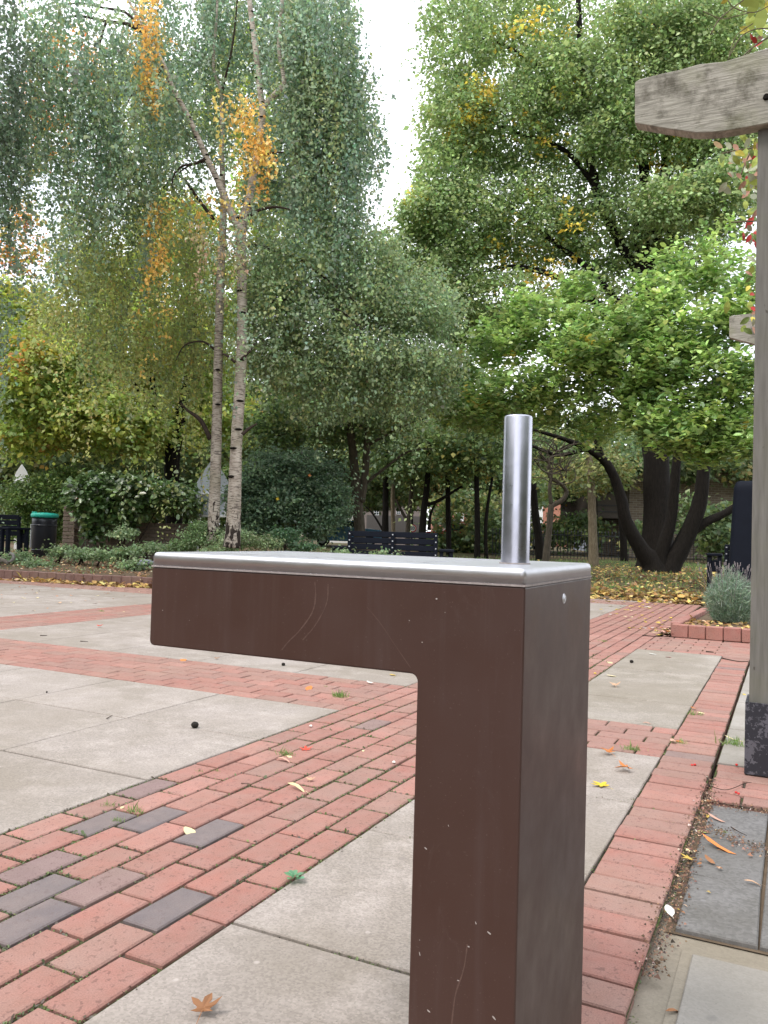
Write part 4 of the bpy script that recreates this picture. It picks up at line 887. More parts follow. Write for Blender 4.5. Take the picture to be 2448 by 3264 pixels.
# --- big lime behind the magnolia
lm_ = thing('lime_tree', onground(2085, 24), 'huge dark green lime with a black trunk and yellow leaf flecks filling the upper right', 'tree')
bm = bmesh.new()
limb(bm, [(2085, 1850), (2090, 1790), (2095, 1650), (2092, 1500), (2085, 1350), (2080, 1150), (2060, 900), (2040, 700)], 24, [170, 112, 84, 80, 78, 74, 60, 46], 12, .05)
for L, w_ in [([(2060, 900), (1980, 780), (1900, 600), (1870, 400), (1850, 150), (1840, -100)], [40, 34, 30, 25, 20, 14]), ([(2060, 900), (2060, 700), (2050, 500), (2020, 300), (2010, 50), (2000, -150)], [40, 34, 32, 28, 24, 18]),
              ([(2060, 860), (2110, 650), (2130, 400), (2140, 200), (2150, 0), (2160, -150)], [38, 34, 32, 30, 26, 20]), ([(2070, 880), (2180, 640), (2220, 400), (2240, 150), (2260, -100)], [34, 30, 28, 24, 18]), ([(2050, 500), (2085, 300), (2090, 100), (2080, -150)], [24, 22, 18, 14]),
              ([(2130, 400), (2190, 220), (2200, 60), (2210, -100)], [20, 20, 17, 12]), ([(2050, 1120), (1950, 1010), (1850, 930), (1740, 870), (1600, 850), (1480, 900)], [34, 28, 22, 18, 13, 6]), ([(1900, 960), (1760, 960), (1640, 1000), (1560, 1060)], [16, 13, 10, 5]),
              ([(2040, 1060), (1900, 880), (1750, 760), (1560, 620), (1400, 560)], [24, 20, 15, 10, 5]), ([(1900, 600), (1800, 480), (1640, 420), (1500, 360)], [18, 15, 10, 5]), ([(1870, 400), (1760, 250), (1600, 140), (1480, 120)], [16, 13, 9, 4]), ([(1990, 980), (1860, 1010), (1700, 1090), (1600, 1130)], [16, 12, 9, 4])]:
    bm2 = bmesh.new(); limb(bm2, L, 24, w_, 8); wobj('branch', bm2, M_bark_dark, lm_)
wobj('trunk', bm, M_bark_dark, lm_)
crown(lm_, [(1460, 130, 24, 130, 170, 1.8, .8), (1660, 80, 25, 170, 180, 2, 1.1), (1880, 120, 25.5, 150, 170, 1.6, .5), (2180, 100, 26, 230, 150, 1.5, .5), (2380, 150, 24, 100, 200, 1.5, .5), (1450, 400, 24, 120, 150, 1.6, 1.0), (1620, 420, 24.5, 170, 160, 2, 1.2), (1830, 430, 25, 150, 170, 1.8, .8),
             (2060, 480, 26, 180, 170, 1.6, .7), (2300, 560, 24, 150, 200, 1.6, .9), (1370, 680, 24, 100, 80, 1.4, .8), (1480, 720, 24, 150, 130, 1.8, 1.2), (1690, 720, 24.5, 170, 140, 1.8, 1.2), (1930, 740, 24.5, 160, 140, 1.8, 1.0), (2170, 780, 24.5, 160, 130, 1.6, 1.0), (1420, 880, 24, 110, 80, 1.2, .5), (1600, 960, 24, 170, 80, 1.6, .7), (1900, 960, 25, 200, 90, 1.6, .6), (2350, 380, 24, 110, 150, 1.2, .6), (1760, 250, 24, 140, 120, 1.5, .6), (1430, 560, 24, 120, 100, 1.4, .5), (2050, 250, 22.6, 160, 170, .8, .8), (2250, 120, 22.6, 150, 140, .8, 1.0), (1980, 420, 22.8, 150, 120, .8, .7), (2200, 380, 22.8, 140, 130, .8, .8), (1850, 250, 23, 130, 130, .8, .5), (2300, 600, 22, 120, 90, .8, .6), (2150, 640, 22, 130, 80, .8, .6), (2080, 60, 22.6, 180, 90, .8, .6), (1300, 800, 25, 110, 90, 1.2, .6), (1400, 960, 26, 110, 90, 1.2, .7), (1500, 1040, 26, 130, 80, 1.2, .8), (1250, 950, 27, 120, 120, 1, .5)],
      235, 28, .38, .110, LIM, flat=.6, up=.8, droop=.4, shape='diamond', name='crown')
crown(lm_, [(1520, 330, 23.6, 70, 90, 1, .6), (1480, 420, 23.6, 60, 70, 1, .4), (1800, 380, 23.6, 200, 150, 1, .3), (1740, 760, 23.6, 200, 160, 1, .35), (2130, 480, 23.6, 120, 60, 1, .4), (2080, 60, 24, 150, 60, 1, .3), (1700, 120, 23.6, 150, 90, 1, .25), (1560, 850, 24.5, 200, 80, 1, .4), (2040, 200, 23.6, 120, 120, 1, .12), (1350, 660, 23.6, 60, 50, .6, .15), (1850, 980, 25, 200, 60, 1, .3)],
      120, 11, .20, .12, LIMY, name='yellow_leaves', flat=.6)
crown(lm_, [(1600, 280, 24.5, 260, 300, 2.4, 1), (1850, 350, 25, 260, 320, 2.4, 1), (2120, 330, 25, 260, 330, 2.4, 1.1), (1600, 720, 25, 260, 220, 2.2, 1), (1950, 760, 25.5, 280, 200, 2.2, 1), (2300, 350, 24.5, 150, 320, 2.0, .7), (1400, 700, 25, 110, 160, 1.6, .3)],
      330, 15, .55, .10, LIM, flat=.9, up=.6, droop=.4, name='fine_foliage')
# --- magnolia with bright foliage
mg = thing('magnolia_tree', onground(2080, 21), 'spreading multi stemmed tree with bright apple green leaves in front of the black trunk', 'tree')
bm = bmesh.new()
limb(bm, [(2090, 1862), (2080, 1800), (2040, 1745), (1995, 1660), (1972, 1560), (1935, 1480), (1880, 1435), (1800, 1400), (1700, 1370)], 21, [120, 70, 48, 40, 33, 28, 22, 15, 8], 10)
limb(bm, [(2110, 1862), (2105, 1780), (2140, 1650), (2152, 1520), (2160, 1400), (2150, 1250)], 21, [90, 44, 34, 30, 24, 15], 10)
limb(bm, [(2120, 1865), (2140, 1800), (2190, 1710), (2230, 1600), (2245, 1480), (2260, 1350), (2280, 1200)], 21, [110, 66, 54, 46, 38, 28, 18], 10)
limb(bm, [(2180, 1720), (2240, 1670), (2320, 1630), (2400, 1570), (2480, 1480)], 21, [34, 30, 25, 21, 14], 8)
limb(bm, [(1925, 1475), (1900, 1400), (1900, 1300)], 21, [24, 18, 10], 8); limb(bm, [(1870, 1430), (1780, 1450), (1690, 1420), (1600, 1400)], 21, [16, 12, 9, 4], 6)
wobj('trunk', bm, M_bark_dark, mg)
MB = [(1450, 1200, 18.5, 90, 90, .9, .7), (1440, 1320, 18.5, 70, 50, .8, .4), (1560, 1340, 17.5, 110, 60, .8, .6), (2330, 1430, 15.2, 100, 60, .7, .6), (2160, 1400, 15.4, 100, 60, .7, .5), (2000, 1180, 16, 120, 100, .8, .7), (1850, 1120, 16, 120, 80, .8, .7), (2320, 880, 16.5, 90, 60, .8, .25), (1600, 1110, 17.5, 100, 90, .9, .8), (1490, 1310, 18, 100, 60, .8, .55), (1620, 1270, 17, 110, 70, .8, .7), (1760, 1060, 17, 120, 90, 1, .9), (1790, 1230, 16.5, 130, 90, 1, .9), (1720, 1330, 17, 110, 60, .8, .5), (1930, 1090, 16.5, 120, 110, 1, 1.0), (1950, 1270, 16.5, 120, 90, 1, .8), (1900, 1380, 17, 90, 45, .7, .35),
      (2080, 990, 16.5, 90, 80, .9, .7), (2100, 1150, 16, 120, 110, 1, 1.0), (2090, 1330, 15.8, 110, 90, .9, .8), (2230, 1060, 15.8, 120, 90, .9, .9), (2250, 1220, 15.4, 120, 100, .9, .9), (2240, 1370, 15.4, 110, 80, .8, .7), (2370, 1000, 15.4, 80, 120, .8, .7), (2380, 1250, 15.2, 90, 120, .8, .8), (2230, 1465, 15.4, 60, 35, .5, .2), (1650, 1000, 17.5, 60, 50, .6, .3), (1830, 940, 17.5, 60, 50, .6, .3), (2120, 870, 17.5, 90, 60, .8, .25), (2290, 760, 17.5, 80, 80, .8, .15), (2200, 920, 17, 90, 60, .8, .35)]
c_ = blob_pts(MB, 150); m_ = len(c_); NL = 16; N = m_ * NL
th_ = rng.random((m_, NL)) * 6.28; el_ = rng.normal(.25, .45, (m_, NL)); lr = rng.random((m_, NL, 1)) * .20
ax_ = rng.normal(0, .5, (m_, 3)) + np.array([0, 0, .6]); 
dirs = np.stack([np.cos(th_) * np.cos(el_), np.sin(th_) * np.cos(el_), np.sin(el_)], -1)
pos_ = (c_[:, None, :] + ax_[:, None, :] * (lr * 1.3) + dirs * .02 + rng.normal(0, .06, (m_, NL, 3))).reshape(-1, 3); dirs = dirs.reshape(-1, 3)
base_ = np.repeat(pick(MAG, m_), NL, 0) * .7 + pick(MAG, N) * .3; base_ *= np.repeat(np.exp(rng.normal(0, .14, (m_, 1))), NL, 0)
leaves_mesh('foliage', pos_, np.array([0, 0, 1.0]) + rng.normal(0, .35, (N, 3)) - dirs * .3, dirs + rng.normal(0, .2, (N, 3)), .120 * np.exp(rng.normal(0, .2, N)), jitter(base_, N, .12), M_leaf_gloss, mg, 'oval')

# --- far woodland and unseen trees added for reflections
def woods(name, blobs, per, nleaf, rc, size, pal, label):
    o_root = None
    c = blob_pts(blobs, per)
    m = len(c); N = m * nleaf; pos = np.repeat(c, nleaf, 0) + rng.normal(0, .5, (N, 3)) * rc * np.array([1, 1, .55])
    col = jitter(np.repeat(pick(pal, m), nleaf, 0), N, .2)
    o = leaves_mesh(name, pos, rng.normal(0, .6, (N, 3)) + np.array([0, 0, .6]), rng.normal(0, 1, (N, 3)) - np.array([0, 0, .2]), size * np.exp(rng.normal(0, .2, N)), col, M_leaf, None)
    tag(o, label, 'woodland', kind='stuff'); return o
WD = [(.07, .11, .045, 4), (.10, .14, .05, 3), (.16, .18, .06, 1.5), (.22, .19, .07, .5)]
woods('far_woodland', [(x, 1420 + 35 * math.sin(x), 40 + 4 * math.sin(x * 3), 170, 95, 3, 1) for x in range(-100, 2600, 110)] + [(x, 1250, 42, 170, 120, 3, .9) for x in range(-100, 1500, 130)] + [(x, 1520, 47, 150, 60, 3, 1) for x in range(-100, 2600, 100)] + [(x, 1560, 70, 120, 70, 3, 1.3) for x in range(1000, 1500, 80)], 52, 42, .9, .27, WD, 'distant trees closing the view beyond the park')
woods('far_thicket', [(x, 1600, 46, 120, 70, 2, 1.3) for x in (-50, 60, 170, 280, 390, 500, 620, 740, 860, 960, 1040)] + [(x, 1650, 44, 120, 60, 2, 1) for x in (-50, 60, 170, 280, 390, 500, 620, 740, 860, 960)] + [(1420, 1640, 36, 40, 50, 1, .35), (1545, 1650, 36, 50, 60, 1, .5), (1500, 1600, 34, 90, 30, 1, .4), (1580, 1700, 34, 60, 50, 1, .5), (1290, 1590, 40, 110, 25, 1, .5), (1160, 1600, 40, 60, 30, 1, .4), (2060, 1720, 33, 40, 60, 1, .25), (2300, 1700, 30, 90, 90, 1, .8), (2200, 1640, 33, 60, 60, 1, .3)] + [(x, 1738, 37, 60, 24, 1, .6) for x in (1400, 1450, 1500, 1550)] + [(x, 1690, 38, 60, 55, 1, .5) for x in (1580, 1640, 1800, 1860, 2260, 2330, 2400)] + [(x, 1560, 44, 100, 60, 2, .6) for x in (1590, 1680, 1790, 2280, 2380)], 60, 36, .7, .2, WD, 'dark undergrowth beyond the park trees')
def around(name, az0, az1, r0, zc, rz, n, label):  # out-of-view leaf masses, added to darken the steel tube's reflected sides
    az = rng.uniform(az0, az1, n); r = r0 + rng.normal(0, 2, n); z = np.abs(rng.normal(zc, rz, n))
    pos = np.stack([np.sin(az) * r, np.cos(az) * r, z], 1)
    o = leaves_mesh(name, pos, rng.normal(0, 1, (n, 3)), rng.normal(0, 1, (n, 3)), np.full(n, .9), jitter(pick(WD, n), n, .2), M_leaf, None); tag(o, label, 'woodland', kind='stuff')
around('reflection_trees_left', math.radians(192), math.radians(292), 20, 5, 3.5, 9000, 'unseen trees added behind the camera on the left for reflections')  # open sky left between both masses shapes the tube's central highlight
around('reflection_trees_right', math.radians(55), math.radians(138), 18, 5, 3.5, 9000, 'unseen trees added out of view on the right for reflections')

# ================================================================== shrubs and bed
def shrub(name, px, t, blobs, per, nl, rc, sz, pal, label, cat='shrub', stems=3, mat=None, shape='diamond', bedded=True, **kw):
    r = thing(name, onground(px, t, bedded), label, cat)
    bm = bmesh.new()
    for i in range(stems):
        b = blobs[i % len(blobs)]; p0 = np.array(r.location) + np.array([random.uniform(-.2, .2), random.uniform(-.1, .1), 0]); p1 = P(b[0] + random.uniform(-20, 20), b[1], b[2])
        tube(bm, [p0, (p0 + p1) / 2 + np.array([random.uniform(-.1, .1), 0, 0]), p1], [.025, .018, .008], 5)
    wobj('stems', bm, M_twig, r); crown(r, blobs, per, nl, rc, sz, pal, mat, shape, **kw); return r
shrub('laurel_bush', 400, 18.6, [(300, 1560, 18.5, 75, 48, .6, 1.0), (420, 1565, 18.6, 110, 44, .7, 1.3), (530, 1580, 18.6, 85, 42, .6, .9), (275, 1610, 18.3, 40, 36, .4, .45), (590, 1610, 18.4, 40, 26, .4, .3), (380, 1612, 18.4, 100, 22, .5, .5), (300, 1695, 18.3, 24, 22, .15, .16), (385, 1665, 18.4, 50, 16, .2, .12)], 120, 16, .20, .13, LAU, 'large leaved laurel sprawling over the brick garden wall', mat=M_leaf_gloss, shape='oval', flat=.6)
SH = [(.10, .16, .045, 4), (.14, .19, .05, 3), (.065, .11, .04, 2)]
shrub('leafy_shrub', 170, 20.5, [(150, 1590, 20.5, 110, 90, .8, 1.2), (60, 1620, 20.8, 90, 90, .8, .9), (240, 1540, 21, 80, 60, .7, .5), (130, 1700, 20.3, 90, 40, .5, .5)], 210, 30, .22, .07, SH, 'feathery mid green shrub behind the litter bin')
shrub('leafy_shrub', 690, 21, [(690, 1560, 21.5, 70, 80, .7, .7), (660, 1620, 21.5, 60, 50, .6, .4), (770, 1520, 22, 90, 70, .7, .6)], 150, 28, .22, .075, SH, 'yellowish green shrub behind the two birch trunks')
shrub('dark_shrub', 930, 17.5, [(890, 1600, 17.5, 110, 70, .8, .9), (830, 1530, 17.4, 60, 50, .6, .35), (930, 1540, 17.7, 80, 40, .6, .5), (1010, 1570, 17.7, 50, 60, .6, .35), (820, 1650, 17.3, 80, 70, .6, .6), (1000, 1660, 17.6, 80, 60, .6, .5), (1060, 1500, 18, 50, 30, .5, .12), (760, 1600, 17.4, 40, 70, .5, .25), (900, 1470, 17.6, 40, 30, .4, .1), (1080, 1620, 17.8, 40, 60, .5, .2), (980, 1480, 17.8, 80, 50, .7, .35), (850, 1475, 17.8, 60, 50, .7, .3), (1060, 1570, 17.8, 60, 60, .6, .3), (790, 1560, 17.8, 60, 60, .6, .3)], 230, 32, .20, .062, [(.10, .16, .095, 5), (.14, .20, .11, 3), (.07, .11, .07, 3)], 'dense dark bluish green shrub right of the white barked birch', flat=.35)
V1 = [(.13, .20, .085, 4), (.20, .26, .13, 2), (.09, .15, .06, 3)]
shrub('small_shrub', 650, 15.8, [(640, 1700, 15.8, 52, 42, .35, 1), (690, 1720, 15.6, 50, 32, .3, .6), (590, 1735, 15.8, 50, 22, .3, .5)], 110, 22, .10, .04, V1, 'small pale leaved shrub at the foot of the slimmer birch')
shrub('small_shrub', 800, 15.2, [(760, 1720, 15.2, 70, 30, .35, 1), (850, 1730, 15.2, 60, 24, .3, .7), (700, 1755, 15.0, 70, 18, .3, .5)], 110, 22, .10, .04, [(.20, .27, .14, 3), (.30, .34, .20, 2), (.12, .18, .08, 2)], 'variegated low shrub in front of the white barked birch')
shrub('small_shrub', 890, 15.4, [(900, 1710, 15.4, 60, 26, .3, 1), (960, 1740, 15.4, 50, 20, .3, .5)], 90, 20, .11, .045, [(.06, .12, .06, 3), (.09, .15, .07, 2)], 'spreading dark green low shrub between birch and bench')
for i, (px, py, t, lab) in enumerate([(410, 1760, 16.4, 'broad leaved perennial clump in front of the laurel'), (470, 1745, 16.6, 'leafy clump right of the broad leaved perennials'), (330, 1765, 16.2, 'pale clump left of the broad leaved perennials'), (200, 1755, 17, 'low grey green clump beside the litter bin'), (260, 1765, 16.6, 'low weedy clump right of the litter bin'), (560, 1750, 16.0, 'grey green clump just above the fountain arm end'),
                                  (1080, 1765, 14.6, 'pale green clump in front of the bench left end'), (1220, 1775, 14.4, 'thin pale clump in front of the bench middle'), (60, 1775, 16.6, 'pale grey green clump at the left edge of the bed'), (130, 1800, 15.6, 'sparse low clump near the kerb on the left'), (430, 1800, 15.2, 'sprawling clump near the kerb right of the marigold'), (395, 1700, 17.5, 'upright sprig in front of the garden wall')]):
    shrub('bed_plant', px, t, [(px, py, t, 48, 14, .35, 1)], 46, 16, .11, .055, [(.14, .20, .10, 4), (.18, .24, .13, 2), (.09, .14, .06, 2)], lab, 'plant', stems=2, bedded=px < 1000)

# ================================================================== buildings beyond the park
def mat_wallbrick(name, a, b, mort=(.30, .27, .24), sc_=1.0):
    m = MT(name, .9, .2); v = m.coord('Object')
    br = m.new('ShaderNodeTexBrick'); br.inputs['Scale'].default_value = 1.0; br.inputs['Brick Width'].default_value = .225 * sc_; br.inputs['Row Height'].default_value = .075 * sc_; br.inputs['Mortar Size'].default_value = .006 * sc_
    br.inputs['Color1'].default_value = (*a, 1); br.inputs['Color2'].default_value = (*b, 1); br.inputs['Mortar'].default_value = (*mort, 1)
    mp = m.new('ShaderNodeMapping'); mp.inputs['Rotation'].default_value = (math.pi / 2, 0, 0); m.l(v, mp.inputs['Vector']); m.l(mp.outputs[0], br.inputs['Vector'])
    m.col(br.outputs['Color']); return m.m
M_wb_red = mat_wallbrick('red_house_brick', (.36, .13, .08), (.44, .18, .11)); M_wb_brown = mat_wallbrick('brown_house_brick', (.17, .13, .10), (.25, .20, .15), (.33, .31, .28), 1.4)
M_render = mat_simple('white_render', (.74, .74, .72), .8, .2, 0, .06); M_greyw = mat_simple('grey_brown_wall', (.24, .20, .185), .9, .2, 0, .12, 3); M_darkroof = mat_simple('dark_roof', (.06, .06, .065), .8)
M_white = mat_simple('white_paint', (.78, .79, .80), .5, .3, 0, .04, 5, 0); M_glass = MT('window_glass', .06, .6).col((.05, .065, .075)).m; M_teal = mat_simple('teal_panel', (.22, .42, .40), .4, .4, 0, .1, 4, 0)
YR = YAW
def facebox(px0, px1, y0, y1, t, dep, proud=0.0):
    a = P(px0, (y0 + y1) / 2, t); b = P(px1, (y0 + y1) / 2, t); zt_ = P((px0 + px1) / 2, y0, t)[2]; zb_ = P((px0 + px1) / 2, y1, t)[2]
    c = (a + b) / 2; Fh = np.array([CF[0], CF[1], 0]); Fh /= np.linalg.norm(Fh); c = c + Fh * (dep / 2 - proud); c[2] = (zt_ + zb_) / 2
    return c, (float(np.linalg.norm((b - a)[:2])), dep, zt_ - zb_)
def fbox(name, q, t, dep, mat, root, proud=0.0):
    c, s_ = facebox(*q, t, dep, proud); bm = bmesh.new(); addbox(bm, (0, 0, 0), s_); o = bmobj(name, bm, mat, None); o.location = V(c); o.rotation_euler = (0, 0, YR)
    if root is not None: own(o, root)
    return o
def window(root, q, t, panes=(2, 3), fm=None, gm=None):
    x0, x1, y0, y1 = q; f = fbox('window', q, t, .08, gm or M_glass, root, .03); bw = max(1.2, (x1 - x0) * .09)
    bars = [(x0, x0 + bw, y0, y1), (x1 - bw, x1, y0, y1), (x0, x1, y0, y0 + bw), (x0, x1, y1 - bw, y1)]
    for i in range(1, panes[0]): xx = x0 + (x1 - x0) * i / panes[0]; bars.append((xx - bw * .35, xx + bw * .35, y0, y1))
    for i in range(1, panes[1]): yy_ = y0 + (y1 - y0) * i / panes[1]; bars.append((x0, x1, yy_ - bw * .35, yy_ + bw * .35))
    bm = bmesh.new(); c0, _ = facebox(*q, t, .08, .03)
    for k, b in enumerate(bars):
        c, s_ = facebox(*b, t, .05, .07 + .004 * (k % 3)); d = Matrix.Rotation(-YR, 3, 'Z') @ (V(c) - V(c0)); addbox(bm, d, s_)
    o = bmobj('frame', bm, fm or M_white, f); return f
def building(q, t, dep, mat, label, windows=(), bands=(), roof=None):
    c, s_ = facebox(*q, t, dep); r = thing('terrace_building', (c[0], c[1], .2), label, 'building')
    q2 = (q[0], q[1], q[2], 1760); fbox('wall', q2, t, dep, mat, r)
    for b in bands: fbox('balcony', b, t, 1.0, M_white, r, .9)
    for w_ in windows: window(r, w_, t)
    if roof: fbox('roof', (q[0] - 6, q[1] + 6, q[2] - roof, q[2] - .2), t, dep + .6, M_darkroof, r, .3)
    return r
building((1040, 1132, 1500, 1700), 62, 9, M_render, 'white rendered house with tall windows seen between trunks left of the bench', [(1086, 1108, 1592, 1655), (1052, 1070, 1592, 1655), (1086, 1108, 1530, 1575)])
building((1133, 1345, 1585, 1700), 58, 8, M_greyw, 'plain grey brown building with one small white window behind the bench', [(1192, 1208, 1616, 1642), (1264, 1276, 1618, 1640)], roof=6)
fbox('garden_wall', (1168, 1345, 1644, 1705), 52, .3, mat_simple('grey_boundary_wall', (.16, .15, .145), .9), None); o = bpy.context.scene.collection.objects[-1]; tag(o, 'long grey boundary wall in front of the plain building', 'wall')
building((1398, 1640, 1430, 1720), 66, 10, M_wb_red, 'red brick flats with white balconies and teal glazing left of the steel tube', [(1452, 1478, 1627, 1655), (1500, 1524, 1627, 1655), (1452, 1478, 1668, 1694), (1500, 1524, 1668, 1694), (1560, 1584, 1627, 1655), (1452, 1478, 1560, 1600), (1500, 1524, 1560, 1600), (1590, 1606, 1668, 1694)], [(1436, 1540, 1612, 1616), (1436, 1540, 1657, 1662), (1436, 1620, 1697, 1702)])
building((1648, 1730, 1560, 1700), 64, 8, M_render, 'white house with a sash window just right of the steel tube', [(1690, 1704, 1634, 1664)])
building((1690, 1812, 1380, 1700), 80, 8, M_wb_red, 'tall orange red brick building glimpsed through twisted branches', [(1725, 1742, 1440, 1470), (1765, 1782, 1440, 1470)])
building((1898, 2012, 1640, 1790), 52, 6, mat_simple('grey_blue_shop', (.20, .22, .26), .7), 'grey blue shop front with white sash window seen beside the brown brick building', [(1913, 1946, 1678, 1707), (1920, 1946, 1655, 1669), (1915, 1944, 1717, 1752)])
fbox('brick_pier', (1946, 1961, 1699, 1760), 51.5, .4, M_wb_red, None); tag(sc.collection.objects[-1], 'short red brick pier beside the grey shop window', 'pier')
fbox('white_panel_wall', (1971, 2006, 1664, 1760), 51, .4, M_render, None); tag(sc.collection.objects[-1], 'bright white wall panel right of the red brick pier', 'wall')
bb = thing('brick_building', onground(2150, 38), 'brown brick building with overhanging dark upper storey behind the railings', 'building')
fbox('wall', (2005, 2420, 1480, 1800), 38, 8, M_wb_brown, bb); fbox('upper_storey', (1905, 2004, 1575, 1652), 38, 8, mat_simple('brown_cladding', (.09, .075, .065), .8), bb); fbox('cladding_board', (1905, 2004, 1610, 1613), 38, .1, M_darkroof, bb, .05); fbox('cladding_board', (1905, 2004, 1630, 1633), 38, .1, M_darkroof, bb, .05)
fbox('roof', (1895, 2440, 1468, 1479.6), 38, 9, M_darkroof, bb, .5); window(bb, (2130, 2165, 1690, 1770), 38, (1, 2), M_darkroof)
# pointed white panel among the left hand trees
def pointed(name, px, t, w_, ytop, ymid, ybot, label, mat, legs=True, zg=None):
    r = thing(name, onground(px, t, True), label, 'sign')
    k = ppm(t); pts = []
    for f in np.linspace(0, 1, 9): pts.append((-w_ / 2 * (1 - f ** 1.35) if f < 1 else 0, ymid + (ytop - ymid) * f))
    pl_ = [(-w_ * .5, ymid + 30), (-w_ * .58, ymid + 8)] + pts[:] 
    full = [(-w_ * .42, ybot)] + pl_ + [(-x, y) for x, y in reversed(pl_[:-1])] + [(w_ * .42, ybot)]
    bm = bmesh.new(); Fh = np.array([CF[0], CF[1], 0]); Fh /= np.linalg.norm(Fh)
    f = [bm.verts.new(V(P(px + x, y, t))) for x, y in full]; b = [bm.verts.new(V(P(px + x, y, t) + Fh * .05)) for x, y in full]
    bm.faces.new(f); bm.faces.new(list(reversed(b)))
    for i in range(len(full)): j = (i + 1) % len(full); bm.faces.new((f[i], b[i], b[j], f[j]))
    bmesh.ops.recalc_face_normals(bm, faces=bm.faces); wobj('panel', bm, mat, r, False)
    for q in ((px - w_ * .40, px - w_ * .34, ymid + 12, ybot), (px + w_ * .34, px + w_ * .40, ymid + 12, ybot), (px - w_ * .339, px + w_ * .339, ymid + 12, ymid + 17), (px - w_ * .339, px + w_ * .339, ybot - 6, ybot)): fbox('frame_rail', q, t, .06, M_white, r, .061)
    for sx in (-.39, .39): fbox('leg', (px + w_ * sx - 4, px + w_ * sx + 4, ybot + .2, 1772), t, .06, M_white, r)
    return r
pointed('pointed_sign_board', 678, 18.8, 116, 1463, 1560, 1648, 'grey white sign board with a pointed arch top, seen from behind the slimmer birch', mat_simple('pale_grey_board', (.42, .46, .52), .6, .3, 0, .1, 12))
pointed('pointed_sign_board', 68, 24, 44, 1480, 1520, 1562, 'small bright white pointed board among the bushes at far left', M_white)

# ================================================================== garden wall, bins, benches
gw = thing('garden_wall', onground(420, 19.2, True), 'low buff brick garden wall under the laurel, ending in a narrow brick pier', 'wall')
M_gw = mat_brick('buff_wall_brick', (.20, .165, .12), (.16, .13, .10), (.24, .20, .15))
M_gwj = mat_simple('old_mortar', (.12, .11, .09), .95)
def wallrun(px0, px1, t0, t1, ytop0, ytop1, cw, ch, nmax):
    a = P(px0, 1700, t0); b = P(px1, 1700, t1); d = (b - a)[:2]; L = np.linalg.norm(d); d /= L; an = math.atan2(d[1], d[0])
    z1 = P(px0, ytop0, t0)[2]; z0 = .15; nc = int((z1 - z0) / ch); n = int(L / cw)
    me = bpy.data.meshes.new('brick'); bm = bmesh.new(); addbox(bm, (0, 0, 0), (cw - .012, .105, ch - .012)); bmesh.ops.bevel(bm, geom=list(bm.edges), offset=.005, segments=1, affect='EDGES'); bm.to_mesh(me); bm.free(); me.materials.append(M_gw)
    c = np.array([(a[0] + b[0]) / 2, (a[1] + b[1]) / 2, (z0 + z0 + nc * ch) / 2]); bm = bmesh.new(); addbox(bm, tuple(c), (L - .02, .09, nc * ch - .01), rz=an); wobj('mortar', bm, M_gwj, gw, False)
    cnt = 0
    for j in range(nc):
        for i in range(n + 1):
            s_ = (i + .5 * (j % 2)) * cw
            if s_ > L - cw * .2: continue
            o = bpy.data.objects.new('brick', me); o.location = (a[0] + d[0] * (s_ + cw / 2 - cw * .5 * 0) , a[1] + d[1] * (s_ + cw / 2), z0 + (j + .5) * ch + random.uniform(-.002, .002)); o.rotation_euler = (0, 0, an + random.uniform(-.01, .01))
            link(o); own(o, gw); cnt += 1
    return cnt
wallrun(238, 634, 19.2, 19.0, 1650, 1650, .24, .085, 300)
for j in range(15):
    for i in range(1 if j % 2 else 2):
        ww = .27 if j % 2 else .13; x = 224 + (0 if j % 2 else (-9 + 18 * i)); p = P(x, 1700, 18.9); bm = bmesh.new(); addbox(bm, (0, 0, 0), (ww, .24, .075)); bmesh.ops.bevel(bm, geom=list(bm.edges), offset=.008, segments=1, affect='EDGES')
        o = bmobj('brick', bm, mat_gwp if 'mat_gwp' in globals() else M_gw, None); o.location = (p[0], p[1], .19 + j * .084); o.rotation_euler = (0, 0, YR + random.uniform(-.02, .02)); own(o, gw)
p = onground(140, 19.4, True)
M_navy = mat_simple('dark_navy_plastic', (.007, .009, .016), .7, .12, 0, .2, 8, .05); M_black = mat_simple('black_bin_shell', (.016, .018, .026), .35, .5, 0, .15, 6, 0); M_tl = mat_simple('turquoise_lid', (.03, .42, .33), .4, .4, 0, .08, 6, 0)
bn = thing('litter_bin', p, 'round black litter bin with a turquoise lid and two raised hoops beside the garden wall', 'bin')
def lathe(name, prof_, mat, root, n=32, loc=(0, 0, 0)):
    bm = bmesh.new(); prev = None
    for r0, z0 in prof_:
        cur = [bm.verts.new((loc[0] + r0 * math.cos(6.28318 * k / n), loc[1] + r0 * math.sin(6.28318 * k / n), loc[2] + z0)) for k in range(n)]
        if prev: [bm.faces.new((prev[k], prev[(k + 1) % n], cur[(k + 1) % n], cur[k])) for k in range(n)]
        prev = cur
    bm.faces.new(prev); o = bmobj(name, bm, mat, root, smooth=True); return o
bh = P(140, 1650, 19.4)[2] - p[2]
lathe('body', [(.25, 0), (.265, .02), (.28, bh - .1), (.285, bh)], M_black, bn); lathe('hoop', [(.262, 0), (.275, .005), (.275, .03), (.262, .035)], M_black, bn, loc=(0, 0, .16)); lathe('hoop', [(.27, 0), (.292, .005), (.292, .03), (.27, .035)], M_black, bn, loc=(0, 0, bh - .2))
lathe('lid', [(.29, 0), (.31, .005), (.31, .07), (.29, .10), (.05, .12)], M_tl, bn, loc=(0, 0, bh)); boxobj('hinge', (-.12, -.2, bh + .12), (.1, .06, .03), M_tl, bn)
bm = bmesh.new(); addbox(bm, (-.27, -.12, .5), (.012, .09, .55)); bmobj('label_strip', bm, M_white, bn)
M_bolt = mat_simple('bolt_head', (.5, .52, .55), .35, .5, .8, .1, 5, 0)
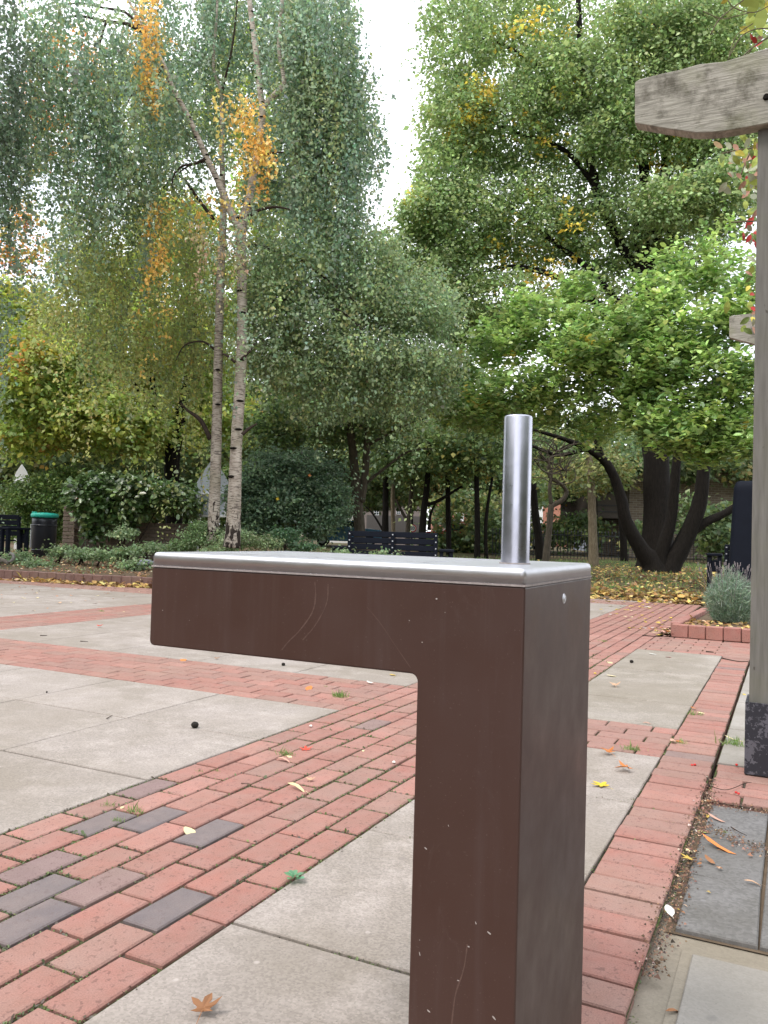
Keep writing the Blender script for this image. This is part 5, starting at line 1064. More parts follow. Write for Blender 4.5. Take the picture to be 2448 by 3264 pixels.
def bench(loc, rz, label, L=1.62, back=1.0):
    r = thing('park_bench', loc, label, 'bench', None, rz)     # local: x along, +y to the front (seat side)
    for i in range(4): boxobj('back_slat', (0, -.02 - .012 * i, back - .06 - i * .115), (L, .028, .10), M_navy, r, rx=-.08, bevel=.006)
    for i in range(4): boxobj('seat_slat', (0, .08 + .11 * i, .45), (L, .10, .03), M_navy, r, bevel=.006)
    for x in (-L / 2 + .03, 0, L / 2 - .03):
        boxobj('upright', (x, -.065, back / 2 - .02), (.07, .05, back - .04), M_navy, r, rx=-.04, bevel=.006)
        for i in range(4): 
            o = boxobj('bolt', (x, -.105 + .0 * i, back - .06 - i * .115), (.022, .012, .022), M_bolt, r)
    for sx in (-1, 1):
        x = sx * (L / 2 + .17)
        boxobj('arm_rest', (x, .2, .70), (.26, .56, .045), M_navy, r, bevel=.01)
        for y in (-.02, .44): boxobj('leg', (x + sx * .08, y, .34), (.07, .07, .68), M_navy, r, bevel=.008); boxobj('leg', (x - sx * .09, y, .34), (.06, .07, .68), M_navy, r, bevel=.008)
        boxobj('side_panel', (x, -.02, .50), (.12, .03, .20), M_navy, r); boxobj('side_rail', (x, .2, .12), (.06, .4, .06), M_navy, r)
    return r
bp_ = onground(1252, 14.7); bench(bp_, YAW - .05, 'dark navy slatted bench seen from behind beyond the fountain arm', 1.60, 1.02)
lbp = onground(-30, 17.6, True); bench(lbp, YAW + 2.7, 'end of a dark bench with bright bolts at the far left edge', 1.6, 1.0)
rbp = onground(2470, 14.2); bench(rbp, 0.05, 'dark bench end with flat arm rest behind the lavender', 1.6, .9)
cb = thing('litter_cabinet', onground(2408, 13.2), 'tall tapered dark navy cabinet with rounded shoulders, half hidden by the timber post', 'cabinet')
bm = bmesh.new(); zt_ = P(2392, 1535, 13.2)[2] - cb.location[2]; prev = None
prof_ = [(.42, .40, 0), (.40, .38, .3), (.33, .32, zt_ - .16), (.325, .315, zt_ - .10), (.30, .29, zt_ - .03), (.26, .25, zt_)]
for a, b, z in prof_:
    cur = []
    for k in range(24):
        th = 6.28318 * k / 24; cc_, ss_ = math.cos(th), math.sin(th); cur.append(bm.verts.new((a * math.copysign(abs(cc_) ** .35, cc_), b * math.copysign(abs(ss_) ** .35, ss_), z)))
    if prev: [bm.faces.new((prev[k], prev[(k + 1) % 24], cur[(k + 1) % 24], cur[k])) for k in range(24)]
    prev = cur
bm.faces.new(prev); bmobj('shell', bm, M_navy, cb, smooth=True); boxobj('seam', (0.02, -.372, zt_ / 2), (.008, .012, zt_ - .3), M_black, cb, rx=.02)

# ------------------------------------------------------------------ railings
ra = thing('iron_railings', onground(1950, 31.5), 'black iron railings with pointed tops along the back of the lawn', 'railings')
bm = bmesh.new(); addbox(bm, (0, 0, .52), (.022, .022, 1.04)); bmesh.ops.create_cone(bm, segments=4, radius1=.025, radius2=0, depth=.09, matrix=Matrix.Translation((0, 0, 1.08))); me = bpy.data.meshes.new('bar'); bm.to_mesh(me); bm.free(); me.materials.append(M_black)
A_, B_ = onground(1570, 31.5), onground(2440, 31.5); n = int(np.linalg.norm(B_ - A_) / .13)
for i in range(n):
    q = A_ + (B_ - A_) * i / n; o = bpy.data.objects.new('bar', me); o.location = (q[0], q[1], .24); link(o); own(o, ra)
for z in (.36, 1.16):
    bm = bmesh.new(); c = (A_ + B_) / 2; addbox(bm, (c[0], c[1] + .0, z), (float(np.linalg.norm((B_ - A_)[:2])), .03, .03), rz=math.atan2(B_[1] - A_[1], B_[0] - A_[0])); wobj('rail', bm, M_black, ra, False)

# ------------------------------------------------------------------ road sign, lamp column, cars
def text_mesh(body, size, mat, root, loc, rz):
    cu = bpy.data.curves.new('numerals', 'FONT'); cu.body = body; cu.size = size; cu.align_x = 'CENTER'; cu.align_y = 'CENTER'; cu.extrude = .004; cu.offset = size * .02; cu.materials.append(mat)
    o = bpy.data.objects.new('numerals', cu); o.location = V(loc); o.rotation_euler = (math.pi / 2, 0, rz); o = o2 = bpy.data.objects.new('numerals', bpy.data.meshes.new_from_object(o)); o2.location = V(loc); o2.rotation_euler = (math.pi / 2, 0, rz); link(o); own(o, root); return o
ts = 40; sp_ = P(1315, 1684, ts); Fh = np.array([CF[0], CF[1], 0]); Fh /= np.linalg.norm(Fh)
sg = thing('speed_sign', onground(1315, ts), 'round white speed sign with red ring reading 20 above the bench', 'sign')
def disc(name, c, r0, dp, mat, root):
    bm = bmesh.new(); bmesh.ops.create_cone(bm, cap_ends=True, segments=32, radius1=r0, radius2=r0, depth=dp, matrix=Matrix.Translation(V(c)) @ Matrix.Rotation(YR, 4, 'Z') @ Matrix.Rotation(math.pi / 2, 4, 'X')); return wobj(name, bm, mat, root, False)
M_redp = mat_simple('red_paint', (.55, .02, .02), .5, .3, 0, .05, 5, 0)
disc('ring', sp_, .185, .02, M_redp, sg); disc('face', sp_ - Fh * .012, .145, .01, M_white, sg); text_mesh('20', .21, M_black, sg, sp_ - Fh * .022, YR)
bm = bmesh.new(); tube(bm, [(sp_[0] + Fh[0] * .05, sp_[1] + Fh[1] * .05, .2), (sp_[0] + Fh[0] * .05, sp_[1] + Fh[1] * .05, 1.6)], [.03, .03], 8); wobj('pole', bm, M_black, sg)
lc = thing('lamp_column', onground(1318, 42), 'thin dark lamp column rising behind the speed sign', 'lamp post'); bm = bmesh.new(); q = P(1318, 1500, 42); tube(bm, [(q[0], q[1], .2), (q[0], q[1], 6)], [.06, .04], 8); wobj('column', bm, M_black, lc)
bm = bmesh.new(); addbox(bm, (q[0] + .4, q[1] - .1, 6.02), (.9, .16, .1), rz=YR); wobj('lantern', bm, M_greyw, lc, False)
M_tyre = mat_simple('tyre', (.02, .02, .02), .8); 
def car(px, t, colr, label, flip=1):
    m = MT('car_paint', .25, .5).col(colr).m; r = thing('parked_car', onground(px, t), label, 'car', 'cars parked beyond the park', YR)
    pr_ = [(-2.1, .35), (-2.12, .75), (-1.9, .95), (-1.0, 1.02), (-.45, 1.42), (.9, 1.46), (1.6, 1.05), (2.08, .95), (2.12, .4), (1.75, .28), (-1.75, .28)]
    bm = bmesh.new()
    f = [bm.verts.new((x * flip, -.85 + (.12 if z > 1.1 else 0), z)) for x, z in pr_]; b = [bm.verts.new((x * flip, .85 - (.12 if z > 1.1 else 0), z)) for x, z in pr_]; bm.faces.new(f); bm.faces.new(list(reversed(b)))
    for i in range(len(pr_)): j = (i + 1) % len(pr_); bm.faces.new((f[i], b[i], b[j], f[j]))
    bmesh.ops.recalc_face_normals(bm, faces=bm.faces); bmobj('body', bm, m, r, bevel=.05)
    bm = bmesh.new(); v_ = [bm.verts.new((x * flip, -.858 + .1 * (z > 1.1), z)) for x, z in ((-.85, 1.0), (-.42, 1.36), (.82, 1.39), (1.35, 1.03))]; bm.faces.new(v_); bmobj('window', bm, M_glass, r)
    for x in (-1.3, 1.3):
        for y in (-.78, .78):
            bm = bmesh.new(); bmesh.ops.create_cone(bm, cap_ends=True, segments=20, radius1=.31, radius2=.31, depth=.2, matrix=Matrix.Translation((x, y, .31)) @ Matrix.Rotation(math.pi / 2, 4, 'X')); wh = bmobj('wheel', bm, M_tyre, r)
            bm = bmesh.new(); bmesh.ops.create_cone(bm, cap_ends=True, segments=12, radius1=.19, radius2=.19, depth=.02, matrix=Matrix.Translation((x, y + math.copysign(.105, y), .31)) @ Matrix.Rotation(math.pi / 2, 4, 'X')); bmobj('rim', bm, M_bolt, wh)
    boxobj('tail_light', (2.08 * flip, -.6, .8), (.06, .3, .14), M_redp, r)
    return r
car(1465, 47, (.62, .03, .02), 'bright red car glimpsed left of the steel tube'); car(1105, 46, (.10, .28, .50), 'blue car glimpsed behind the left end of the bench', -1); car(1650, 48, (.60, .60, .62), 'silver car glimpsed behind the railings right of the steel tube', -1)

# ================================================================== lavender, vine, ground details
lv = thing('lavender_bush', G(2310, 1985, .09), 'bushy grey green lavender with faded flower spikes in the brick planter', 'shrub')
lvc = np.array([lv.location.x + .05, lv.location.y + .1, .09]); n = 9500
aa = rng.random(n) * 6.28; q = rng.random(n) ** .5; hh = rng.random(n) * (1 + .14 * np.sin(aa * 3) + .1 * np.sin(aa * 7 + 1)); 
rad = .30 * q * (.55 + .6 * hh) * (1 - .35 * hh ** 3); pos = np.stack([lvc[0] + rad * np.cos(aa) * 1.05, lvc[1] + rad * np.sin(aa), lvc[2] + hh * .50 * (1.05 - .35 * q ** 2)], 1)
al = np.stack([np.cos(aa) * .5 * q, np.sin(aa) * .5 * q, np.ones(n) * .9], 1) + rng.normal(0, .45, (n, 3))
leaves_mesh('foliage', pos, rng.normal(0, 1, (n, 3)), al, .05 * np.exp(rng.normal(0, .3, n)), jitter(pick([(.19, .25, .18, 4), (.25, .30, .24, 2), (.12, .18, .12, 4)], n), n, .15), M_leaf, lv, 'blade')
vv = pos[:0]; bm = bmesh.new()
for i in range(70):
    a = random.uniform(0, 6.28); r0 = random.uniform(0, .26); h0 = random.uniform(.50, .68); bx_, by_ = lvc[0] + r0 * math.cos(a), lvc[1] + r0 * math.sin(a); ex, ey = bx_ + math.cos(a) * r0 * .5 + random.uniform(-.03, .03), by_ + math.sin(a) * r0 * .5
    z1 = lvc[2] + h0; tube(bm, [(bx_, by_, lvc[2] + .3), (ex, ey, z1)], [.0018, .0012], 3)
    for k in range(3): bmesh.ops.create_icosphere(bm, subdivisions=1, radius=1, matrix=Matrix.Translation((ex, ey, z1 - .008 - k * .013)) @ Matrix.Diagonal((.0055, .0055, .007, 1)))
wobj('flower_spikes', bm, mat_simple('faded_lavender', (.25, .22, .23), .9), lv, False); lv.children[-1]['kind'] = 'stuff'
for (px, py, s_, lab) in [(2262, 1820, .22, 'thin dry stems leaning left out of the lavender')]:
    r = thing('dry_stem', G(2290, 1985, .09), lab, 'plant'); bm = bmesh.new()
    for i in range(9): tube(bm, smoothline([lvc, lvc + np.array([-.18 - .02 * i, .05, .35]), lvc + np.array([-.30 - .03 * i, .05 + .02 * i, .55 - .035 * i])], [.003, .002, .001], 3)[0], [.003] * 7, 3)
    wobj('stems', bm, M_twig, r, False); r.children[-1]['kind'] = 'stuff'
# planter litter
def litter(name, pts, size, pal, label, up=1.0, mat=None, shape='oval'):
    n = len(pts); o = leaves_mesh(name, pts, rng.normal(0, .35, (n, 3)) + np.array([0, 0, up]), rng.normal(0, 1, (n, 3)) * np.array([1, 1, .15]), size * np.exp(rng.normal(0, .25, n)), jitter(pick(pal, n), n, .2), mat or M_litter, None, shape)
    return tag(o, label, 'leaf litter', kind='stuff')
LIT = [(.46, .32, .11, 4), (.34, .21, .09, 4), (.55, .44, .17, 2), (.20, .13, .07, 5), (.50, .40, .26, 1)]
q = rng.random((260, 2)); litter('planter_leaf_litter', np.stack([PX + .06 + q[:, 0] ** 1.6 * .8, PY + .08 + q[:, 1] * .9, np.full(260, .095)], 1), .06, LIT, 'yellow and brown leaves on the planter soil')
n = 19000; px_ = rng.uniform(-.2, 1, n); X = rng.uniform(-12, 3.0, n); off = rng.exponential(1.5, n); off = np.where(rng.random(n) < .62, np.abs(rng.normal(0, .8, n)) - .45, off + rng.random(n) * 9)
keep = ~((X > -1.15) & (X < 1.6) & (np.array([yb(x) for x in X]) + off < 12.5)); X, off = X[keep], off[keep]; n = len(X)
ybx = np.interp(X, BX, BY); Z = np.where(off < 0, .004, .03 + .27 * (1 - np.exp(-np.maximum(off, 0) / 10)) + .02) + rng.random(n) * .03 * (off > 0)
litter('lawn_leaf_litter', np.stack([X, ybx + off, Z], 1), .085, LIT, 'carpet of yellow and brown leaves under the trees')
n = 9000; X = rng.uniform(-30, -8, n); off = rng.random(n) * 6 + .12; bz = .125 + .2 * (1 - np.exp(-off / 8)) + .03
litter('bed_leaf_litter', np.stack([X, np.interp(X, BX, BY) + off, bz], 1), .05, [(.30, .17, .09, 4), (.45, .28, .15, 2), (.16, .1, .06, 4), (.5, .4, .28, 1)], 'dry leaves and debris on the flower bed soil')
def blades(name, base, h, col_pal, label, kind='stuff', lean=.45, cat='grass', parent=None):
    n = len(base); o = leaves_mesh(name, base, rng.normal(0, 1, (n, 3)) * np.array([1, 1, .1]), np.array([0, 0, 1.0]) + rng.normal(0, lean, (n, 3)) * np.array([1, 1, .2]), h * np.exp(rng.normal(0, .3, n)), jitter(pick(col_pal, n), n, .2), M_leaf, parent, 'blade')
    if parent is None: tag(o, label, cat, kind=kind)
    return o
GR = [(.11, .19, .05, 4), (.15, .24, .07, 3), (.20, .24, .09, 1)]
n = 20000; X = rng.uniform(-14, 4, n); off = rng.random(n) ** 1.2 * 16 + .1
blades('lawn_grass', np.stack([X, np.interp(X, BX, BY) + off, .03 + .27 * (1 - np.exp(-off / 10)) - .01], 1), .085, GR, 'short grass of the lawn')
n = 9000; X = rng.uniform(-26, -8, n); off = rng.random(n) ** .8 * 6 + .25; msk = np.sin(X * 2.1) + np.sin(off * 2.7 + X) + rng.normal(0, .5, n) > .2
X, off = X[msk], off[msk]; nb = len(X); pos = np.stack([X, np.interp(X, BX, BY) + off, .14 + .2 * (1 - np.exp(-off / 8)) + rng.random(nb) * .07], 1)
o = leaves_mesh('ground_cover', pos, rng.normal(0, .6, (nb, 3)) + np.array([0, 0, 1.]), rng.normal(0, 1, (nb, 3)), np.full(nb, .055), jitter(pick([(.15, .21, .11, 3), (.20, .25, .15, 2), (.10, .15, .07, 2)], nb), nb, .2), M_leaf, None, 'oval'); tag(o, 'low weeds and seedlings across the flower bed', 'ground cover', kind='stuff')

# moss and crumbs in the joints of the near paving
mp_, n = [], 0
def joint_pts(n, x0, x1, y0, y1, jit=.005): return np.stack([rng.uniform(x0, x1, n), rng.uniform(y0, y1, n), rng.uniform(-.009, -.002, n)], 1)
gau = (XR - XL) / 8
L_ = []
for k in range(9):
    xx = XR - k * gau; m = 3600 if k else 6500; a = joint_pts(m, xx - .004, xx + .004, .9, 7); 
    if k == 0: a = joint_pts(m, xx - .006, xx + .016, .9, 7)
    L_.append(a)
for k in range(8):
    for i in range(0, 34):
        yy_ = (i + ph_main(k)) * .225
        if yy_ > 7.2 or yy_ < .9: continue
        L_.append(joint_pts(120, XR - (k + 1) * gau, XR - k * gau, yy_ - .004, yy_ + .004))
for yy_ in np.arange(.7, 5, .1125): L_.append(joint_pts(10, XH0, XH1, yy_ - .003, yy_ + .003))
L_.append(joint_pts(900, XH0 - .012, XH0 + .003, 1.2, 5)); L_.append(joint_pts(1000, XH1 - .004, XH1 + .014, 1.4, 3.3) - np.array([0, 0, .012]))
for yy_ in (1.645, 2.365, 3.09): L_.append(joint_pts(240, XR, XH0, yy_ - .005, yy_ + .005))
mo = np.concatenate(L_); f = np.sin(mo[:, 0] * 5.1 + mo[:, 1] * 3.3) + np.sin(mo[:, 1] * 7.7 - mo[:, 0] * 4) * .7 + rng.normal(0, .5, len(mo)); mo = mo[f > -.1]; n = len(mo)
mo[:, :2] += rng.normal(0, .0018, (n, 2))
o = leaves_mesh('joint_moss', mo, rng.normal(0, .5, (n, 3)) + np.array([0, 0, 1.]), rng.normal(0, 1, (n, 3)) + np.array([0, 0, .5]), .0062 * np.exp(rng.normal(0, .35, n)), jitter(pick([(.07, .10, .032, 5), (.12, .15, .05, 2), (.07, .06, .04, 4)], n), n, .2), M_leaf, None, 'oval'); tag(o, 'moss and tiny weeds in the paving joints', 'moss', kind='stuff')
# crumbs of soil along the step by the granite flags
n = 3000; x = rng.normal(-.262, .016, n); y = rng.uniform(1.9, 3.6, n); w2 = rng.random(n) < .45; x = np.where(w2, rng.uniform(-.27, .25, n), x); y = np.where(w2, np.where(rng.random(n) < .6, rng.normal(2.93, .035, n) + .06 * np.sin(x * 20), rng.normal(3.28, .03, n)), y)
zc_ = np.where(x < -.28, .001, -.012)
cr = np.stack([x, y, zc_ + rng.random(n) * .006], 1); s_ = .0058 * np.exp(rng.normal(0, .4, n))
T = np.array([(0, 0, 1), (1, 0, 0), (-.5, .87, 0), (-.5, -.87, 0)]) * .5; rot = rng.random(n) * 6.28
Vt = np.stack([np.stack([cr[:, 0] + s_ * (t[0] * np.cos(rot) - t[1] * np.sin(rot)), cr[:, 1] + s_ * (t[0] * np.sin(rot) + t[1] * np.cos(rot)), cr[:, 2] + s_ * t[2]], 1) for t in T], 1).reshape(-1, 3)
o = bigmesh('soil_crumbs', Vt, 4, [(0, 1, 2), (0, 2, 3), (0, 3, 1)], M_litter, None, jitter(pick([(.15, .09, .06, 4), (.25, .15, .10, 2), (.07, .05, .04, 4), (.5, .4, .33, .25)], n), n, .25)); tag(o, 'brown soil and leaf crumbs gathered along the step and between the flags', 'soil', kind='stuff')

# grass tufts one can count
for (px, py, h0, nb, lab) in [(1082, 2222, .045, 90, 'largest grass tuft on the brick crossing'), (910, 2408, .03, 60, 'grass tuft left of the red maple leaf'), (2332, 2376, .05, 80, 'grass tuft on the header bricks beside the post'), (2008, 2392, .035, 60, 'grass tuft on the brick strip right of the fountain post'),
                              (432, 2592, .028, 60, 'grass tuft between the two blue grey pavers'), (352, 2570, .02, 40, 'small grass tuft at the left end of the upper blue grey paver'), (375, 2620, .018, 40, 'grass tuft below the left blue grey paver'), (2165, 2372, .03, 40, 'tuft with pointed leaves at the header bricks corner'), (2218, 2282, .035, 50, 'tuft in the mossy slab corner'),
                              (1925, 2046, .03, 40, 'tiny tuft at the left of the far brick path'), (1038, 2190, .012, 30, 'low weed beside the orange leaf'), (325, 1950, .025, 40, 'grass tuft on the far brick lane'), (385, 1870, .03, 40, 'grass tuft below the lime green leaf'), (2100, 1921, .04, 50, 'tuft where the brick path meets the leaves'), (2140, 1918, .04, 50, 'tuft right of the one where path meets leaves'), (690, 2460, .012, 40, 'low tuft at the path left joint'), (636, 2462, .012, 40, 'low tuft at the path left edge'), (2315, 2655, .01, 30, 'thin tuft low on the header bricks')]:
    p = G(px, py, -.004); r = thing('grass_tuft', p, lab, 'grass tuft', 'grass tufts in the paving joints'); b = p + rng.normal(0, h0 * .4, (nb, 3)) * np.array([1.6, 1, 0]); blades('blades', b, h0 * .72, GR, None, lean=.7, parent=r); r.children[-1]['kind'] = 'stuff'
p = G(935, 2812, -.002); r = thing('weed', p, 'small rosette weed with round leaves at the right edge of the brick path', 'weed'); th = np.arange(11) * 2.4; rr_ = np.linspace(.006, .012, 11)
leaves_mesh('leaves', p + np.stack([np.cos(th) * .003, np.sin(th) * .003, .008 + th * .0006], 1), np.stack([-np.cos(th) * .4, -np.sin(th) * .4, np.ones(11)], 1), np.stack([np.cos(th), np.sin(th), .3 + 0 * th], 1), np.linspace(.034, .016, 11), jitter(pick([(.10, .22, .12, 1)], 11), 11, .1), M_leaf, r, 'oval')
M_seed = mat_simple('dark_seed_case', (.02, .016, .013), .8, .3, 0, .4, 200, .8); M_berry = mat_simple('red_berry', (.55, .02, .015), .3, .5, 0, .15, 80, 0)
def ball(name, px, py, r0, mat, label, cat, z=0.0, group=None):
    p = G(px, py, z); r = r0 * ppm(float(np.dot(p - CP, CF))); bm = bmesh.new(); bmesh.ops.create_icosphere(bm, subdivisions=3, radius=r)
    for v in bm.verts: v.co *= 1 + random.uniform(-.06, .06) * (mat is M_seed); v.co.z *= .85
    o = bmobj(name, bm, mat, None, smooth=True); o.location = (p[0], p[1], z + r * .8); tag(o, label, cat, group)
for a in [(621, 2320, 12, 'largest dark seed case, lying on the slab near the path'), (903, 2122, 6, 'small dark seed case under the inner corner of the fountain arm'), (2013, 2113, 6, 'dark seed case at the edge of the right slab bay'), (149, 2208, 3, 'tiny black seed on the left slabs')]: ball('seed_case', a[0], a[1], a[2], M_seed, a[3], 'seed case')
for a in [(2206, 2442, 'left berry of the pair on the header bricks'), (2215, 2441, 'right berry of the pair on the header bricks'), (2348, 2441, 'single red berry left of the post sleeve'), (2346, 2529, 'left red berry below the post sleeve'), (2354, 2533, 'right red berry below the post sleeve')]: ball('berry', a[0], a[1], 4.4, M_berry, a[2], 'berry', group='red berries near the post')
def twig(L, wpx, label, z=0.0):
    pts = [G(a, b, z) + np.array([0, 0, .004]) for a, b in L]; w_ = wpx * ppm(float(np.dot(pts[0] - CP, CF))) / 2; p0 = pts[0].copy(); pts = [p - p0 for p in pts]; o_, q_ = smoothline(pts, [w_, *([w_ * .8] * (len(pts) - 2)), w_ * .5], 3); bm = bmesh.new(); tube(bm, o_, q_, 5, .15)
    o = bmobj('fallen_twig', bm, M_twig, None); o.location = V(p0); tag(o, label, 'twig')
twig([(2303, 2100), (2330, 2106), (2355, 2110), (2384, 2110)], 4.5, 'dark twig lying on the slab beside the timber post'); twig([(2048, 2026), (2080, 2029), (2113, 2030)], 4, 'dark twig in front of the leaf heap'); twig([(340, 2293), (352, 2286), (358, 2283)], 3, 'short dark twig on the left slabs')
twig([(2255, 2505), (2300, 2520), (2330, 2518), (2375, 2500), (2395, 2498)], 3, 'forked thin twig on the bricks below the post sleeve'); twig([(768, 2500), (796, 2500)], 3, 'tiny twig left of the curled cream leaf'); twig([(2330, 2640), (2355, 2655), (2380, 2667)], 4, 'short twig on the soil between granite flags', -.01); twig([(128, 2027), (150, 2027)], 3, 'short twig on the far left slabs'); twig([(256, 2045), (280, 2046)], 3, 'short twig above the brick crossing'); twig([(2250, 2078), (2275, 2080)], 5, 'thick short twig at the top of the slab bay')

# --- creeper over the pergola
VG = dict(l=(.34, .42, .09), g=(.16, .24, .07), y=(.52, .46, .08), r=(.50, .05, .05), p=(.45, .25, .18), w=(.42, .46, .32), o=(.30, .20, .10))
def vleaf(root, px, py, t, s_, c, rot, kind='oval'):
    o = bpy.data.objects.new('leaf', LEAF[(kind, random.choice((0, 1, 1)))]); p = P(px, py, t); k = s_ * ppm(t) / 2; o.scale = (k, k, k)
    M = Matrix(((CR[0], CU[0], -CF[0]), (CR[1], CU[1], -CF[1]), (CR[2], CU[2], -CF[2]))) @ Matrix.Rotation(rot, 3, 'Z') @ Matrix.Rotation(random.uniform(-.7, .7), 3, 'X') @ Matrix.Rotation(random.uniform(-.6, .6), 3, 'Y')
    o.rotation_euler = M.to_euler(); o.location = V(p); j = random.uniform(.85, 1.15); o.color = tuple(x * j for x in VG[c]) + (1,); link(o); own(o, root)
v1 = thing('climbing_plant', P(2440, 100, 3.8), 'yellowing creeper with lime green leaves trailing over the rafter at top right', 'climber')
for a in [(2400, 25, 62, 'l', 2.9), (2425, 60, 80, 'l', 3.0), (2392, 70, 58, 'l', 3.3), (2440, 30, 60, 'y', 2.6), (2415, 5, 60, 'l', 1.2), (2380, 8, 50, 'l', 1.6), (2445, 90, 60, 'l', 3.2), (2380, 95, 44, 'y', 2.0), (2420, 100, 40, 'l', 3.4), (2372, 92, 36, 'y', 1.6), (2405, 128, 30, 'r', 1.0), (2418, 140, 26, 'r', 2.0), (2440, 138, 50, 'g', 2.7), (2446, 5, 60, 'y', 2), (2310, 3, 26, 'y', 2), (2425, 118, 34, 'p', 2.2), (2395, 118, 22, 'r', .5)]: vleaf(v1, a[0], a[1], 3.75 + random.uniform(-.1, .2), a[2], a[3], a[4])
for L, w_ in [([(2448, 120), (2400, 150), (2350, 200), (2300, 250), (2270, 290), (2218, 370)], 5), ([(2400, 150), (2370, 195), (2335, 250)], 3.5), ([(2370, 0), (2330, 30), (2290, 65), (2265, 110)], 4), ([(2390, 40), (2350, 50), (2300, 60), (2240, 35)], 3), ([(2448, 90), (2400, 95), (2360, 120), (2325, 180)], 4), ([(2400, 75), (2350, 110), (2330, 155), (2322, 190)], 3), ([(2448, 20), (2400, 40), (2340, 25), (2320, 0)], 3)]:
    bm = bmesh.new(); limb(bm, L, 3.62, [w_] * len(L), 5); wobj('stem', bm, M_bark_pale, v1)
v2 = thing('climbing_plant', P(2380, 700, 5.8), 'thin mixed green and red creeper hanging behind the timber post', 'climber')
for i in range(150):
    y = random.uniform(430, 1080) if i > 45 else random.uniform(440, 620); w_ = 85 if y < 620 else 45
    x = 2448 - abs(random.gauss(0, 1)) * w_ * .8 - 12
    if x < 2280: x = 2280 + random.random() * 60
    c = random.choices('lgyrpwo', (4, 5, 2, 1.2, 2, 3, 1.5))[0]
    if 690 < y < 800 and random.random() < .4: c = 'r'
    vleaf(v2, x, y, random.uniform(5.2, 6.4), random.uniform(22, 42), c, random.uniform(1.8, 4.2))
for L in ([(2448, 440), (2400, 470), (2340, 480), (2300, 490)], [(2420, 440), (2412, 560), (2405, 620)], [(2440, 480), (2430, 700), (2425, 900), (2420, 1080)], [(2400, 470), (2380, 510), (2360, 560)], [(2448, 700), (2400, 705), (2330, 708)]):
    bm = bmesh.new(); limb(bm, L, 5.8, [5] * len(L), 5); wobj('stem', bm, M_bark_pale, v2)

# --- squirrel and pigeon in the flower bed
def skin(name, joints, edges, mat, root, lev=2):
    me = bpy.data.meshes.new(name); me.from_pydata([j[:3] for j in joints], edges, []); o = bpy.data.objects.new(name, me); link(o, root)
    md = o.modifiers.new('skin', 'SKIN'); 
    for v, j in zip(me.skin_vertices[0].data, joints): v.radius = (j[3], j[3])
    me.skin_vertices[0].data[0].use_root = True
    s_ = o.modifiers.new('sub', 'SUBSURF'); s_.levels = lev; s_.render_levels = lev; md.use_smooth_shade = True; me.materials.append(mat); return o
M_fur = mat_simple('grey_fur', (.16, .14, .12), .95, .1, 0, .35, 60, .6); M_tail = mat_simple('pale_grey_tail_fur', (.26, .25, .24), .95, .1, 0, .4, 90, .8)
def HBp(px, t): p = onground(px, t, True); return p
sq = thing('squirrel', HBp(22, 15.9), 'small grey squirrel with arched bushy tail in the bed at far left', 'squirrel', None, YAW)
skin('body', [(0, 0, .09, .045), (-.07, 0, .10, .042), (-.13, 0, .13, .03), (-.17, 0, .16, .027), (-.20, 0, .155, .014), (.04, .03, .05, .03), (.02, .035, .01, .012), (.04, -.03, .05, .03), (.02, -.035, .01, .012), (-.11, .03, .07, .014), (-.12, .03, .01, .008), (-.11, -.03, .07, .014), (-.12, -.03, .01, .008), (-.165, .018, .195, .007), (-.165, -.018, .195, .007)],
     [(0, 1), (1, 2), (2, 3), (3, 4), (0, 5), (5, 6), (0, 7), (7, 8), (1, 9), (9, 10), (1, 11), (11, 12), (3, 13), (3, 14)], M_fur, sq)
skin('tail', [(.05, 0, .08, .02), (.11, 0, .10, .032), (.15, 0, .16, .038), (.14, 0, .22, .036), (.09, 0, .25, .028), (.05, 0, .22, .015)], [(i, i + 1) for i in range(5)], M_tail, sq)
pg = thing('pigeon', HBp(463, 15.3), 'grey pigeon with white flash pecking beside the fountain arm end', 'pigeon', None, YAW + .3)
M_pg = mat_simple('pigeon_feathers', (.26, .28, .33), .7, .3, 0, .2, 30); 
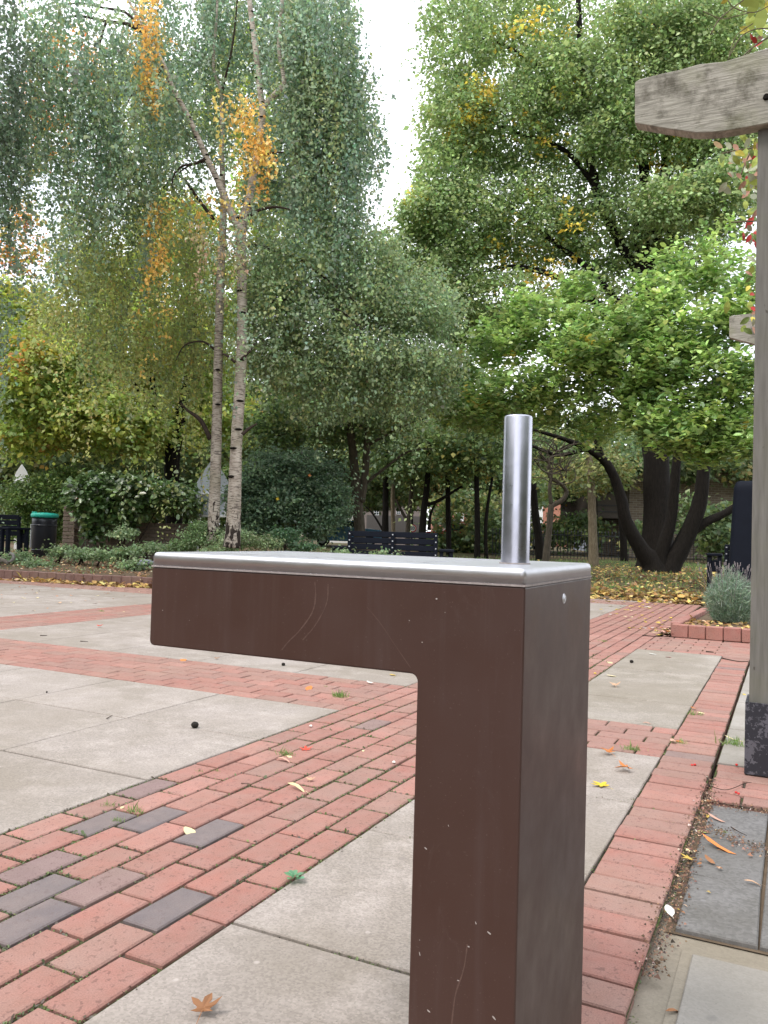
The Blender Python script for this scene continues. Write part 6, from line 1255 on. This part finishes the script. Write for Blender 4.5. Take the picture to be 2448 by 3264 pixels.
skin('body', [(0, 0, .15, .062), (-.08, 0, .13, .05), (-.13, 0, .10, .026), (-.165, 0, .085, .022), (-.185, 0, .08, .008), (.09, 0, .16, .045), (.17, 0, .165, .018), (.22, 0, .16, .01), (0, .025, .08, .012), (.0, .025, .01, .006), (0, -.025, .08, .012), (0, -.025, .01, .006)], [(0, 1), (1, 2), (2, 3), (3, 4), (0, 5), (5, 6), (6, 7), (0, 8), (8, 9), (0, 10), (10, 11)], M_pg, pg)
for sy in (-1, 1):
    bm = bmesh.new(); bmesh.ops.create_uvsphere(bm, u_segments=12, v_segments=8, radius=1, matrix=Matrix.Translation((.04, sy * .055, .165)) @ Matrix.Rotation(.1, 4, 'Y') @ Matrix.Diagonal((.13, .014, .045, 1))); bmobj('wing', bm, M_pg, pg, smooth=True)
bm = bmesh.new(); bmesh.ops.create_uvsphere(bm, u_segments=8, v_segments=6, radius=1, matrix=Matrix.Translation((-.02, -.068, .14)) @ Matrix.Diagonal((.035, .006, .022, 1))); bmobj('white_patch', bm, M_white, pg, smooth=True)
ground_leaf(146, 1784, 'oval', 2, 16, 'orange', 'bright orange flower head low in the bed at the left', .3, z=.16, name='marigold'); sc.collection.objects[-1]['category'] = 'flower'
for (px, py, s_) in ((55, 1712, 16), (66, 1722, 14), (180, 1722, 14), (200, 1718, 10), (175, 1706, 9)): ground_leaf(px, py, 'maple', 2, s_, 'orange', 'orange leaf caught low in the shrub beside the litter bin', None, 'orange leaves low in the shrub', z=.24)
# red leaf accents caught in foliage
for (px, py, t, c, lab) in [(242, 1590, 18, 'red', 'bright red maple leaf caught on the left of the laurel'), (884, 1592, 16.4, 'yellow', 'yellow maple leaf caught on the dark shrub'), (986, 1517, 16.6, 'orange', 'orange leaf caught high on the dark shrub')]:
    o = bpy.data.objects.new('caught_leaf', LEAF[('maple', 1)]); o.location = V(P(px, py, t)); k = 9 * ppm(t); o.scale = (k, k, k); o.rotation_euler = (1.2, .3, YAW); cc_ = PAL[c]; o.color = (*cc_, 1); link(o); tag(o, lab, 'leaf')
